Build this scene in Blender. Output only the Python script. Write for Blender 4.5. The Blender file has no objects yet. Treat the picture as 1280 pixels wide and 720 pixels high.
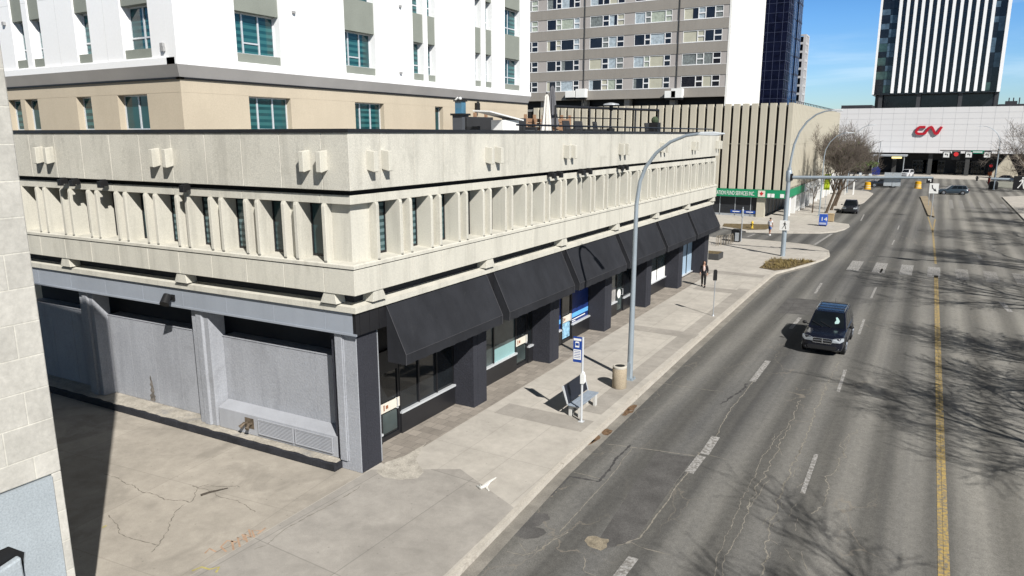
import bpy, bmesh, math, random
from mathutils import Vector, Matrix, noise
rnd = random.Random(7)
sc = bpy.context.scene
COL = sc.collection
R = math.radians
# ------------------------------------------------------------------ camera frame (used to survey points on real planes)
CH = 10.0; FPX = 900.0; TH = math.atan(192/FPX); YAW = R(30.2)
fw = Vector((-math.sin(YAW)*math.cos(TH), math.cos(YAW)*math.cos(TH), -math.sin(TH)))
rt = Vector((math.cos(YAW), math.sin(YAW), 0)); up = rt.cross(fw)
CP = Vector((0, 0, CH))
def ray(px, py): return fw + rt*((px-640)/FPX) - up*((py-360)/FPX)
def G(px, py, z=0.0):
    r = ray(px, py); return CP + r*((z-CH)/r.z)
def RD(px, py): return G(px, py, -0.13)
def atX(px, py, x):
    r = ray(px, py); return CP + r*(x/r.x)
def atY(px, py, y):
    r = ray(px, py); return CP + r*(y/r.y)
# ------------------------------------------------------------------ mesh builder
ORG = {}
class MB:
    def __init__(s): s.v = []; s.f = []; s.m = []; s.g = []
    def add(s, vs, fs, mi=0):
        b = len(s.v); s.g.append((b, len(s.f))); s.v += [tuple(p) for p in vs]
        for f in fs: s.f.append([b+i for i in f]); s.m.append(mi)
        return s
    def box(s, x0, x1, y0, y1, z0, z1, T=None, mi=0):
        vs = [(x, y, z) for z in (z0, z1) for y in (y0, y1) for x in (x0, x1)]
        if T: vs = [T(*p) for p in vs]
        return s.add(vs, [(0,1,3,2),(4,6,7,5),(0,4,5,1),(2,3,7,6),(0,2,6,4),(1,5,7,3)], mi)
    def prism(s, poly, h0, h1, T=None, mi=0):
        n = len(poly); T = T or (lambda a, b, h: (a, b, h))
        vs = [T(a, b, h0) for a, b in poly] + [T(a, b, h1) for a, b in poly]
        fs = [list(range(n))[::-1], list(range(n, 2*n))] + [(i, (i+1) % n, n+(i+1) % n, n+i) for i in range(n)]
        return s.add(vs, fs, mi)
    def quad(s, a, b, c, d, mi=0): return s.add([a, b, c, d], [(0,1,2,3)], mi)
    def sheet(s, poly, z, mi=0): return s.add([(a, b, z) for a, b in poly], [list(range(len(poly)))], mi)
    def tube(s, pts, rad, n=8, cap=True, mi=0):
        pts = [Vector(p) for p in pts]
        if not isinstance(rad, (list, tuple)): rad = [rad]*len(pts)
        vs = []; nx = None
        for i, p in enumerate(pts):
            t = (pts[min(i+1, len(pts)-1)] - pts[max(i-1, 0)]).normalized()
            if nx is None:
                nx = t.orthogonal().normalized()
            else:
                nx = (nx - t*nx.dot(t))
                nx = nx.normalized() if nx.length > 1e-6 else t.orthogonal().normalized()
            ny = t.cross(nx)
            for k in range(n):
                a = 2*math.pi*k/n
                vs.append(p + nx*(rad[i]*math.cos(a)) + ny*(rad[i]*math.sin(a)))
        fs = [(i*n+k, i*n+(k+1) % n, (i+1)*n+(k+1) % n, (i+1)*n+k) for i in range(len(pts)-1) for k in range(n)]
        if cap: fs += [list(range(n))[::-1], list(range((len(pts)-1)*n, len(pts)*n))]
        return s.add(vs, fs, mi)
    def lathe(s, prof, c=(0,0,0), n=20, mi=0, axis='z'):
        vs = []
        for r, h in prof:
            for k in range(n):
                a = 2*math.pi*k/n; p = (r*math.cos(a), r*math.sin(a), h)
                if axis == 'x': p = (h, p[0], p[1])
                if axis == 'y': p = (p[0], h, p[1])
                vs.append((p[0]+c[0], p[1]+c[1], p[2]+c[2]))
        m = len(prof)
        fs = [(i*n+k, i*n+(k+1) % n, (i+1)*n+(k+1) % n, (i+1)*n+k) for i in range(m-1) for k in range(n)]
        fs += [list(range(n))[::-1], list(range((m-1)*n, m*n))]
        return s.add(vs, fs, mi)
    def ball(s, c, r, n=12, m=8, mi=0):
        if not isinstance(r, (list, tuple)): r = (r, r, r)
        vs = [(c[0], c[1], c[2]-r[2])]
        for i in range(1, m):
            ph = -math.pi/2 + math.pi*i/m
            for k in range(n):
                a = 2*math.pi*k/n
                vs.append((c[0]+r[0]*math.cos(ph)*math.cos(a), c[1]+r[1]*math.cos(ph)*math.sin(a), c[2]+r[2]*math.sin(ph)))
        vs.append((c[0], c[1], c[2]+r[2])); L = len(vs)-1
        fs = [(0, 1+(k+1) % n, 1+k) for k in range(n)]
        for i in range(m-2):
            fs += [(1+i*n+k, 1+i*n+(k+1) % n, 1+(i+1)*n+(k+1) % n, 1+(i+1)*n+k) for k in range(n)]
        fs += [(L, 1+(m-2)*n+k, 1+(m-2)*n+(k+1) % n) for k in range(n)]
        return s.add(vs, fs, mi)
    def ribbon(s, pts, w, z, mi=0):
        pts = [Vector((p[0], p[1])) for p in pts]
        if not isinstance(w, (list, tuple)): w = [w]*len(pts)
        vs = []
        for i, p in enumerate(pts):
            t = (pts[min(i+1, len(pts)-1)]-pts[max(i-1, 0)]).normalized(); nn = Vector((-t.y, t.x))
            a = p+nn*w[i]/2; b = p-nn*w[i]/2
            vs += [(a.x, a.y, z), (b.x, b.y, z)]
        return s.add(vs, [(2*i, 2*i+1, 2*i+3, 2*i+2) for i in range(len(pts)-1)], mi)
    def each(s, name, mat, parent=None, **k):
        out = []; starts = s.g+[(len(s.v), len(s.f))]
        for (v0, f0), (v1, f1) in zip(starts, starts[1:]):
            q = MB(); q.v = s.v[v0:v1]; q.f = [[i-v0 for i in f] for f in s.f[f0:f1]]; q.m = s.m[f0:f1]; out.append(q.build(name, mat, parent, **k))
        return out
    def mesh(s, name, off=Vector((0,0,0)), mats=(), smooth=False, sharp=35, recalc=True):
        me = bpy.data.meshes.new(name)
        me.from_pydata([(p[0]-off[0], p[1]-off[1], p[2]-off[2]) for p in s.v], [], s.f)
        for m in mats: me.materials.append(m)
        if len(mats) > 1: me.polygons.foreach_set('material_index', s.m)
        if recalc:
            bm = bmesh.new(); bm.from_mesh(me); bmesh.ops.recalc_face_normals(bm, faces=bm.faces); bm.to_mesh(me); bm.free()
        if smooth:
            me.polygons.foreach_set('use_smooth', [True]*len(me.polygons)); me.set_sharp_from_angle(angle=R(sharp))
        me.update(); return me
    def build(s, name, mat, parent=None, smooth=False, bevel=0, sharp=35, recalc=True, seg=2):
        off = ORG.get(parent.name, Vector((0,0,0))) if parent else Vector((0,0,0))
        mats = mat if isinstance(mat, (list, tuple)) else (mat,)
        o = bpy.data.objects.new(name, s.mesh(name, off, mats, smooth, sharp, recalc)); COL.objects.link(o)
        if parent: o.parent = parent; ORG[o.name] = off
        if bevel:
            b = o.modifiers.new('bevel', 'BEVEL'); b.width = bevel; b.segments = seg; b.limit_method = 'ANGLE'; b.angle_limit = R(40)
        return o
def tag(o, label=None, cat=None, group=None, kind=None):
    if label: o['label'] = label
    if cat: o['category'] = cat
    if group: o['group'] = group
    if kind: o['kind'] = kind
    return o
def thing(name, label, cat, loc=(0,0,0), group=None):
    o = bpy.data.objects.new(name, None); COL.objects.link(o); o.location = loc; o.empty_display_size = .3
    ORG[o.name] = Vector(loc); return tag(o, label, cat, group)
def place(o, loc, rz=0, sc_=None):
    o.location = loc; o.rotation_euler = (0, 0, rz)
    if sc_: o.scale = (sc_, sc_, sc_)
    return o
def dup(o, parent=None):
    c = o.copy(); COL.objects.link(c)
    if parent: c.parent = parent
    for ch in list(o.children): dup(ch, c)
    return c
def struct(o): o['kind'] = 'structure'; return o
# ------------------------------------------------------------------ materials
def newmat(name):
    m = bpy.data.materials.new(name); m.use_nodes = True
    nt = m.node_tree; b = nt.nodes['Principled BSDF']
    return m, nt, b
class NT:
    def __init__(s, nt):
        s.nt = nt; s.tc = s.n('ShaderNodeTexCoord')
    def n(s, t, **k):
        x = s.nt.nodes.new(t)
        for a, v in k.items(): setattr(x, a, v)
        return x
    def l(s, a, b): s.nt.links.new(a, b)
    def map(s, scale=(1,1,1), rot=(0,0,0), loc=(0,0,0), src=None):
        m = s.n('ShaderNodeMapping'); m.inputs['Scale'].default_value = scale; m.inputs['Rotation'].default_value = rot; m.inputs['Location'].default_value = loc
        s.l(src or s.tc.outputs['Object'], m.inputs['Vector']); return m.outputs[0]
    def noise(s, scale, vec=None, detail=5, rough=.6, dist=0):
        x = s.n('ShaderNodeTexNoise'); x.inputs['Scale'].default_value = scale; x.inputs['Detail'].default_value = detail
        x.inputs['Roughness'].default_value = rough; x.inputs['Distortion'].default_value = dist
        s.l(vec or s.tc.outputs['Object'], x.inputs['Vector']); return x.outputs['Fac']
    def rng(s, v, a, b, c=0., d=1., smooth=False):
        x = s.n('ShaderNodeMapRange'); x.clamp = True
        if smooth: x.interpolation_type = 'SMOOTHSTEP'
        for i, q in zip((1,2,3,4), (a,b,c,d)): x.inputs[i].default_value = q
        s.l(v, x.inputs[0]); return x.outputs[0]
    def mix(s, f, a, b, mode='MIX'):
        x = s.n('ShaderNodeMix', data_type='RGBA', blend_type=mode)
        for i, q in ((0, f), (6, a), (7, b)):
            if isinstance(q, (int, float)): x.inputs[i].default_value = q
            elif isinstance(q, (tuple, list)): x.inputs[i].default_value = (*q[:3], 1)
            else: s.l(q, x.inputs[i])
        return x.outputs[2]
    def math(s, op, a, b=0.):
        x = s.n('ShaderNodeMath', operation=op)
        for i, q in ((0, a), (1, b)):
            if isinstance(q, (int, float)): x.inputs[i].default_value = q
            else: s.l(q, x.inputs[i])
        return x.outputs[0]
    def grey(s, v):
        x = s.n('ShaderNodeCombineColor')
        for i in range(3): s.l(v, x.inputs[i])
        return x.outputs[0]
    def bump(s, h, strength, dist, b):
        x = s.n('ShaderNodeBump'); x.inputs['Strength'].default_value = strength; x.inputs['Distance'].default_value = dist
        s.l(h, x.inputs['Height']); s.l(x.outputs[0], b.inputs['Normal'])
def mulc(c, k): return tuple(min(1, q*k) for q in c)
def M(name, col, rough=.85, var=.12, scl=.6, fine=.1, fsc=30, spec=.3, metal=0, bump=0, bdist=.01, streak=0, coat=0, stain=None):
    m, nt, b = newmat(name); T = NT(nt)
    c = T.mix(T.rng(T.noise(scl, detail=7), .3, .7), mulc(col, 1-var), mulc(col, 1+var))
    fn = T.noise(fsc, detail=3, rough=.7)
    if fine: c = T.mix(1., c, T.grey(T.rng(fn, .25, .75, 1-fine, 1+fine)), 'MULTIPLY')
    if streak:
        sv = T.noise(1.6, T.map((1, 1, .09)), detail=6, rough=.7)
        c = T.mix(1., c, T.grey(T.rng(sv, .48, .75, 1, 1-streak)), 'MULTIPLY')
    if stain:
        sv = T.noise(stain[0], detail=8, rough=.7, dist=.6)
        c = T.mix(T.rng(sv, stain[1], stain[1]+.12, 0, stain[3]), c, stain[2])
    T.l(c, b.inputs['Base Color'])
    b.inputs['Roughness'].default_value = rough; b.inputs['Metallic'].default_value = metal
    b.inputs['Specular IOR Level'].default_value = spec
    if coat: b.inputs['Coat Weight'].default_value = coat; b.inputs['Coat Roughness'].default_value = .04
    if bump: T.bump(fn, bump, bdist, b)
    return m
def glass(name, col=(.015,.02,.024), rough=.06, spec=.6, stripes=None):
    m, nt, b = newmat(name); T = NT(nt)
    c = T.mix(T.rng(T.noise(.8, detail=2), .35, .65), mulc(col, .7), mulc(col, 1.3))
    if stripes:
        w = T.n('ShaderNodeTexWave', wave_type='BANDS', bands_direction='Z'); w.inputs['Scale'].default_value = stripes[0]; w.inputs['Distortion'].default_value = 0
        T.l(T.tc.outputs['Object'], w.inputs['Vector'])
        big = T.rng(T.noise(.45, T.map((1,1,.2)), detail=1), .42, .5)
        c = T.mix(T.math('MULTIPLY', T.rng(w.outputs['Fac'], .35, .6), big), c, stripes[1])
    T.l(c, b.inputs['Base Color']); b.inputs['Roughness'].default_value = rough; b.inputs['Specular IOR Level'].default_value = spec
    wv = T.noise(.7, detail=1)
    T.bump(wv, .08, .03, b)
    return m
# concrete & stone
CONC = M('beige_aggregate_concrete', (.515,.495,.435), .9, .07, .6, .22, 30, .2, bump=.6, streak=.3, stain=(1.4,.56,(.36,.345,.30),.55))
CONC2 = M('smooth_beige_concrete', (.53,.51,.445), .9, .06, .5, .12, 26, .2, bump=.3, streak=.28, stain=(1.7,.6,(.38,.36,.30),.45))
DARKGAP = M('black_membrane_and_shade', (.012,.012,.012), .8, .2)
FLASH = M('black_metal_flashing', (.015,.015,.017), .45, .2, spec=.4)
BANDM = M('blue_grey_sheet_metal', (.28,.305,.345), .5, .07, .4, .04, 20, .4, streak=.1)
STUC = M('grey_stucco', (.31,.32,.345), .95, .09, .5, .13, 16, .15, bump=.7, bdist=.02, streak=.2, stain=(.9,.58,(.22,.225,.24),.5))
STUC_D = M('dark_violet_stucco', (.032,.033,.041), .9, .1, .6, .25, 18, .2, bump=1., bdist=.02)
GREYP = M('grey_painted_metal', (.33,.34,.365), .55, .07, .5, .05, 20, .3, streak=.1)
BLACKT = M('black_tile', (.016,.016,.018), .35, .2, .8, .05, 20, .4)
AWN = M('black_awning_fabric', (.021,.022,.026), .8, .22, .7, .25, 50, .2, streak=.25, stain=(2.5,.62,(.045,.045,.047),.5))
PLINTH = M('black_painted_kerb', (.022,.023,.028), .8, .35, 1.5, .4, 14, .3, bump=.6)
PTOP = M('broken_mortar_top', (.37,.34,.29), .95, .25, 2.2, .25, 14, .2, bump=.8, bdist=.03, stain=(1.3,.56,(.17,.18,.2),.7))
ALU = M('aluminium_trim', (.62,.64,.66), .4, .05, metal=.3, spec=.5)
BLKM = M('black_frame_metal', (.014,.014,.016), .4, .1, spec=.4)
SHOPG = glass('shop_glass', (.010,.012,.014), .05, .45)
UPG = glass('upper_window_glass', (.02,.05,.055), .08, .6, (1.6, (.10,.16,.17)))
WHITE = M('white_paint', (.72,.72,.7), .6, .05)
WHSIGN = M('cream_sign_panel', (.62,.58,.5), .6, .06)
POLE = M('galvanised_pole', (.33,.38,.42), .45, .1, 1.2, .06, 30, .5, metal=.35)
GALV = M('grey_metal', (.36,.38,.40), .5, .1, 1., .05, metal=.3, spec=.5)
BLACK = M('black_paint', (.012,.012,.013), .5, .15)
STONE = None
# ------------------------------------------------------------------ special ground materials
def asphalt():
    m, nt, b = newmat('worn_asphalt'); T = NT(nt); P = T.tc.outputs['Object']
    sep = T.n('ShaderNodeSeparateXYZ'); T.l(P, sep.inputs[0])
    st = T.noise(1.0, T.map((.55, .018, 1)), detail=5, rough=.62)         # long wheel tracks
    st2 = T.noise(1.0, T.map((3.2, .05, 1), loc=(5,3,0)), detail=4)
    big = T.noise(.12, T.map((1, .5, 1)), detail=6, rough=.6)
    tanside = T.rng(sep.outputs[0], -3.5, 2.5)
    f = T.math('ADD', T.math('MULTIPLY', T.rng(st, .34, .66), .5), T.math('MULTIPLY', T.rng(big, .36, .64), .3))
    f = T.math('ADD', f, T.math('MULTIPLY', T.rng(st2, .35, .65), .16))
    f = T.math('ADD', T.math('MULTIPLY', f, .75), T.math('MULTIPLY', tanside, .42))
    c = T.mix(f, (.07,.07,.071), (.228,.217,.192))
    # wheel-track bands along the lanes
    wv = T.n('ShaderNodeTexWave', wave_type='BANDS', bands_direction='X'); wv.inputs['Scale'].default_value = .195; wv.inputs['Distortion'].default_value = .6
    wv.inputs['Detail'].default_value = 2; wv.inputs['Detail Scale'].default_value = .3
    T.l(T.map((1,.15,1), loc=(.55,0,0)), wv.inputs['Vector'])
    c = T.mix(1., c, T.grey(T.rng(wv.outputs['Fac'], .1, .9, .72, 1.16)), 'MULTIPLY')
    fn = T.noise(36, detail=4, rough=.8); md = T.noise(6, detail=6, rough=.7)
    c = T.mix(1., c, T.grey(T.rng(fn, .28, .72, .62, 1.4)), 'MULTIPLY')
    c = T.mix(1., c, T.grey(T.rng(md, .3, .7, .85, 1.13)), 'MULTIPLY')
    # hairline cracking where the surface is worn
    vo = T.n('ShaderNodeTexVoronoi', feature='DISTANCE_TO_EDGE'); vo.inputs['Scale'].default_value = .8
    wob = T.n('ShaderNodeTexNoise'); wob.inputs['Scale'].default_value = 1.5; wob.inputs['Detail'].default_value = 5; T.l(P, wob.inputs['Vector'])
    vm = T.n('ShaderNodeVectorMath', operation='MULTIPLY_ADD'); T.l(wob.outputs['Color'], vm.inputs[0]); vm.inputs[1].default_value = (.9,.9,0); T.l(T.map((1,.55,1)), vm.inputs[2])
    T.l(vm.outputs[0], vo.inputs['Vector'])
    mask = T.rng(T.noise(.16, T.map((1.3,.5,1), loc=(3,8,0)), detail=3), .52, .62)
    cr = T.math('MULTIPLY', T.rng(vo.outputs['Distance'], .004, .016, 1, 0), mask)
    c = T.mix(T.math('MULTIPLY', cr, .55), c, (.24,.21,.17))
    # dark stains
    sn = T.noise(.5, T.map((1,.6,1), loc=(9,1,0)), detail=7, rough=.65)
    c = T.mix(T.rng(sn, .62, .74, 0, .55), c, (.04,.04,.042))
    T.l(c, b.inputs['Base Color']); b.inputs['Roughness'].default_value = .92; b.inputs['Specular IOR Level'].default_value = .18
    T.bump(fn, .35, .01, b); return m
def pavement(name, col, joint=(1.5,1.5), off=(0,0), jd=.6, rot=0, var=.1, stain=.0):
    m, nt, b = newmat(name); T = NT(nt)
    v = T.map((1,1,1), rot=(0,0,rot), loc=(off[0],off[1],0)); sep = T.n('ShaderNodeSeparateXYZ'); T.l(v, sep.inputs[0])
    c = T.mix(T.rng(T.noise(.35, detail=8, rough=.62), .3, .7), mulc(col, 1-var), mulc(col, 1+var))
    slab = T.n('ShaderNodeTexWhiteNoise', noise_dimensions='2D')
    fl = T.n('ShaderNodeVectorMath', operation='FLOOR'); dv = T.n('ShaderNodeVectorMath', operation='DIVIDE'); T.l(v, dv.inputs[0]); dv.inputs[1].default_value = (joint[0], joint[1], 1)
    T.l(dv.outputs[0], fl.inputs[0]); T.l(fl.outputs[0], slab.inputs['Vector'])
    c = T.mix(1., c, T.grey(T.rng(slab.outputs['Value'], 0, 1, 1-var*.5, 1+var*.5)), 'MULTIPLY')
    fn = T.noise(45, detail=3, rough=.7)
    c = T.mix(1., c, T.grey(T.rng(fn, .25, .75, .87, 1.12)), 'MULTIPLY')
    md = T.noise(2.2, detail=8, rough=.7)
    c = T.mix(1., c, T.grey(T.rng(md, .35, .7, 1.05, .88)), 'MULTIPLY')
    if stain:
        s1 = T.noise(.42, T.map((1,1,1), loc=(4,2,0)), detail=7, rough=.62, dist=.8)
        c = T.mix(T.rng(s1, .52, .64, 0, stain), c, mulc(col, .55))
    vd = T.n('ShaderNodeTexVoronoi', feature='F1'); vd.inputs['Scale'].default_value = 2.6; vd.inputs['Randomness'].default_value = 1; T.l(T.tc.outputs['Object'], vd.inputs['Vector'])
    c = T.mix(T.rng(vd.outputs['Distance'], .05, .085, .45, 0), c, mulc(col, .45))
    lo = T.noise(.9, T.map((1,1,1), loc=(7,7,0)), detail=9, rough=.72, dist=.3)
    c = T.mix(1., c, T.grey(T.rng(lo, .36, .66, 1.05, .87)), 'MULTIPLY')
    if jd:
        for k in (0, 1):
            fr = T.math('PINGPONG', sep.outputs[k], joint[k]/2)
            c = T.mix(T.math('MULTIPLY', T.rng(fr, .006, .022, 1, 0), jd), c, mulc(col, .45))
    T.l(c, b.inputs['Base Color']); b.inputs['Roughness'].default_value = .92; b.inputs['Specular IOR Level'].default_value = .2
    T.bump(fn, .25, .008, b); return m
def blockmat(name, col, bw, bh, mortar, mcol, plane='YZ', var=.12, fsc=14, offs=.5, ms=.012, bumpd=.01, stain=0):
    m, nt, b = newmat(name); T = NT(nt)
    sep = T.n('ShaderNodeSeparateXYZ'); T.l(T.tc.outputs['Object'], sep.inputs[0]); cb = T.n('ShaderNodeCombineXYZ')
    a = {'X':0,'Y':1,'Z':2}
    T.l(sep.outputs[a[plane[0]]], cb.inputs[0]); T.l(sep.outputs[a[plane[1]]], cb.inputs[1])
    br = T.n('ShaderNodeTexBrick'); br.offset = offs
    for k, q in (('Scale',1.),('Brick Width',bw),('Row Height',bh),('Mortar Size',ms),('Mortar Smooth',.3),('Bias',0.)): br.inputs[k].default_value = q
    br.inputs['Color1'].default_value = (*mulc(col,1-var),1); br.inputs['Color2'].default_value = (*mulc(col,1+var),1); br.inputs['Mortar'].default_value = (*mcol,1)
    T.l(cb.outputs[0], br.inputs['Vector'])
    c = T.mix(1., br.outputs['Color'], T.grey(T.rng(T.noise(1.3, detail=8, rough=.7), .3, .7, .82, 1.12)), 'MULTIPLY')
    fn = T.noise(fsc, detail=5, rough=.75)
    c = T.mix(1., c, T.grey(T.rng(fn, .25, .75, .84, 1.14)), 'MULTIPLY')
    T.l(c, b.inputs['Base Color']); b.inputs['Roughness'].default_value = .92; b.inputs['Specular IOR Level'].default_value = .2
    h = T.math('ADD', T.math('MULTIPLY', fn, .6), T.math('MULTIPLY', br.outputs['Fac'], -.7))
    T.bump(h, .6, bumpd, b); return m
ASPH = asphalt()
SIDEW = pavement('sidewalk_concrete', (.445,.413,.365), (1.5,3.1), (.2,.4), .32, 0, .07)
APRON = pavement('driveway_concrete', (.335,.312,.28), (2.6,5.4), (1.1,.3), .5, R(2), .1, .25)
ALLEY = pavement('alley_concrete', (.37,.335,.285), (4.2,3.6), (.5,.6), .3, R(-6), .12, .5)
PAVER = blockmat('grey_brown_pavers', (.275,.245,.21), .42, .42, .01, (.19,.17,.15), 'XY', .16, 30, .5, .012)
KERB = M('kerb_concrete', (.45,.415,.36), .92, .12, 1.2, .2, 25, .2, bump=.4, stain=(1.2,.58,(.16,.13,.1),.6))
PAINT_W = None
def roadpaint(name, col, wear):
    m, nt, b = newmat(name); T = NT(nt)
    n1 = T.noise(9, detail=6, rough=.75)
    c = T.mix(T.rng(n1, wear-.08, wear+.08), (.15,.14,.125), col)
    T.l(c, b.inputs['Base Color']); b.inputs['Roughness'].default_value = .85; return m
PAINT_W = roadpaint('worn_white_road_paint', (.36,.35,.335), .495)
PAINT_F = roadpaint('faded_white_road_paint', (.36,.35,.33), .54)
PAINT_Y = roadpaint('worn_yellow_road_paint', (.40,.28,.085), .49)
CRACK = M('sandy_crack_fill', (.235,.215,.18), .95, .2, 3)
TAR = M('dark_asphalt_patch', (.062,.06,.06), .9, .25, 1.2, .3, 40, .2)
PATCHL = M('light_asphalt_patch', (.125,.115,.10), .93, .15, 1.5, .25, 40, .2)
SOIL = M('dry_soil', (.15,.115,.065), .95, .35, 2.5, .4, 20, .1, bump=1, bdist=.05)
GRASSM = M('dry_grass', (.21,.16,.065), .9, .4, 3)
# ------------------------------------------------------------------ ground
b = MB(); b.sheet([(-900,-300),(900,-300),(900,1800),(-900,1800)], -.13); struct(b.build('road', ASPH))
def slab(name, poly, mat, z=0., z0=-.2):
    b = MB(); b.prism(poly, z0, z); return struct(b.build(name, mat))
kl = [(-8.55,-30),(-8.6,5),(-8.66,12.2),(-9.05,18.4),(-9.32,32.1),(-9.5,48),(-9.5,54)]
bulge = [G(*p)[:2] for p in ((970.4,340.6),(1011,330),(1030,323.5),(1037,319),(1036,313.5),(1025.8,309),(1011,305.8),(982,302.7),(950,299.8),(924,298))]
cl = [tuple(p) for p in bulge]
near = kl + cl + [(-90, cl[-1][1]+1.5), (-90,-30)]
slab('sidewalk', near, SIDEW)
# kerb stone ring along the street
kp = kl + cl
b = MB()
def offs(poly, d):
    out = []
    for i, p in enumerate(poly):
        a = Vector(poly[max(i-1,0)]); c = Vector(poly[min(i+1,len(poly)-1)]); t = (c-a).normalized(); out.append((p[0]+t.y*d, p[1]-t.x*d))
    return out
o1 = offs(kp, .02); o2 = offs(kp, -.14)
for i in range(len(kp)-1):
    b.prism([o1[i], o1[i+1], o2[i+1], o2[i]], -.19, .012)
struct(b.build('kerb', KERB))
# gutter strip
b = MB(); g1 = offs(kp[:9], .025); g2 = offs(kp[:9], .38)
for i in range(len(g1)-1): b.quad((*g1[i],-.124),(*g1[i+1],-.124),(*g2[i+1],-.124),(*g2[i],-.124))
struct(b.build('gutter', M('gutter_concrete', (.21,.195,.17), .92, .25, 1.5, .25)))
# alley and crossing apron
b = MB(); b.sheet([(-60,-30),(-13.95,-30),(-13.95,15.2),(-32,14.6),(-60,14.6)], .004); struct(b.build('alley', ALLEY))
b = MB(); b.sheet([(-13.93,-30),(-8.85,-30),(-8.88,12.2),(-9.0,15.6),(-11.6,16.8),(-13.93,15.4)], .004); struct(b.build('driveway_apron', APRON))
b = MB(); b.sheet([(-15.2,15.9),(-13.55,15.9),(-13.55,53),(-15.2,53)], .004); struct(b.build('paver_strip', PAVER))
# darker repaired panels in the sidewalk
b = MB()
for p in (((620,487),(704,499),(716,512),(612,494)), ((700,398),(790,408),(795,417),(700,405)), ((770,352),(862,366),(860,372),(766,357))):
    pass
for y0, y1, x0, x1 in ((21.2,22.3,-13.1,-9.6),(34.6,35.6,-13.1,-9.6),(46.2,47.4,-13.1,-9.9),(52.5,53.6,-15,-9.9)):
    b.sheet([(x0,y0),(x1,y0),(x1,y1),(x0,y1)], .005)
b.sheet([(-10.4,23),(-9.62,23),(-9.75,48),(-10.5,48)], .0045)
struct(b.build('sidewalk_patch', pavement('older_sidewalk_concrete', (.335,.31,.275), (3,1.4), (0,0), .3, 0, .1)))
# crumbled edge by the corner
b = MB(); b.add([(*G(*p)[:2], .007) for p in ((470,590),(482,578),(506,570),(530,556),(533,553),(528,560),(520,575),(530,590),(522,598),(500,600),(480,597))], [list(range(11))]); struct(b.build('broken_concrete', M('broken_light_concrete', (.40,.37,.32), .95, .25, 3, .3, 20, .2, bump=.8)))
# far block
fp = [G(*p)[:2] for p in ((860,281),(903,284.5),(932.5,289),(982,290.3),(1026,290.5),(1045,289),(1056,286),(1062,282.5),(1061,280),(1045,278))]
far = [(-90,fp[0][1]-.5)] + [tuple(p) for p in fp] + [(-10.95,95),(-10.9,114),(-9.2,118.5),(-8.9,121),(-9.0,140),(-10.2,145),(-14,148.5),(-90,149)]
slab('sidewalk', far, SIDEW)
slab('sidewalk', [(-90,196),(90,196),(90,260),(-90,260)], SIDEW)
slab('sidewalk', [(9.8,-30),(40,-30),(40,148),(14,148),(9.8,143)], SIDEW)
slab('sidewalk', [(9.8,168),(90,168),(90,190),(9.8,190)], pavement('verge_concrete', (.24,.24,.2)))
# planting bed with dry grass in the kerb bulge
bed = [tuple(G(*p)[:2]) for p in ((965,323.5),(949,335),(969,338.5),(985,336.5),(1021,326.5))]
b = MB(); b.sheet(bed, .03); struct(b.build('planting_bed', SOIL))
def inpoly(p, poly):
    c = False
    for i in range(len(poly)):
        a, q = poly[i], poly[i-1]
        if (a[1] > p[1]) != (q[1] > p[1]) and p[0] < (q[0]-a[0])*(p[1]-a[1])/(q[1]-a[1])+a[0]: c = not c
    return c
def tufts(name, poly, n, h, z=.03):
    b = MB(); xs = [p[0] for p in poly]; ys = [p[1] for p in poly]
    k = 0
    while k < n:
        p = (rnd.uniform(min(xs),max(xs)), rnd.uniform(min(ys),max(ys)))
        if not inpoly(p, poly) or noise.noise(Vector((p[0]*1.1,p[1]*1.1,0))) < -.1: k += .2; continue
        k += 1
        for j in range(5):
            a = rnd.uniform(0,6.28); l = h*rnd.uniform(.5,1.2); w = .02
            t = Vector((math.cos(a),math.sin(a),0))*l*.7; q = Vector((p[0],p[1],z)); s_ = Vector((-math.sin(a),math.cos(a),0))*w
            b.add([q-s_, q+s_, q+t+Vector((0,0,l))], [(0,1,2)])
    o = b.build(name, GRASSM, recalc=False); tag(o, 'dry tan grass tufts in the planting bed', kind='stuff', cat='grass'); return o
tufts('grass', bed, 420, .22)
bed2 = [tuple(G(*p)[:2]) for p in ((905,279.5),(960,280.5),(966,283),(958,287),(936,287.5),(903,283))]
b = MB(); b.sheet(bed2, .02); struct(b.build('planting_bed', SOIL))
# median
md = [tuple(RD(*p)[:2]) for p in ((1150,246.5),(1159,246),(1166,258),(1168,272),(1160,270))]
slab('median_island', md, M('tan_median_concrete', (.27,.22,.15), .9, .15), .02, -.18)
# ------------------------------------------------------------------ road markings
zm = -.124
def line(b, p, q, w, z=zm, seg=1, jit=0):
    n = max(2, int((Vector(q)-Vector(p)).length/1.5)) if seg else 2
    pts = [(p[0]+(q[0]-p[0])*i/(n-1)+rnd.uniform(-jit,jit), p[1]+(q[1]-p[1])*i/(n-1)) for i in range(n)]
    b.ribbon(pts, w, z)
b = MB()
a, c = RD(1180,720), RD(1170,342)
y0 = -25; f = lambda y: a.x+(c.x-a.x)*(y-a.y)/(c.y-a.y)
line(b, (f(y0)-.064,y0), (f(60.5)-.064,60.5), .12); line(b, (f(y0)+.064,y0), (f(60.5)+.064,60.5), .12)
p, q = RD(1166,290), RD(1160,271); line(b, p[:2], q[:2], .14); line(b, (p.x+.0,p.y), RD(1169,274)[:2], .14)
line(b, (f(66),66), (p.x,p.y), .16)
struct(b.build('road_marking', PAINT_Y))
b = MB()
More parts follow.
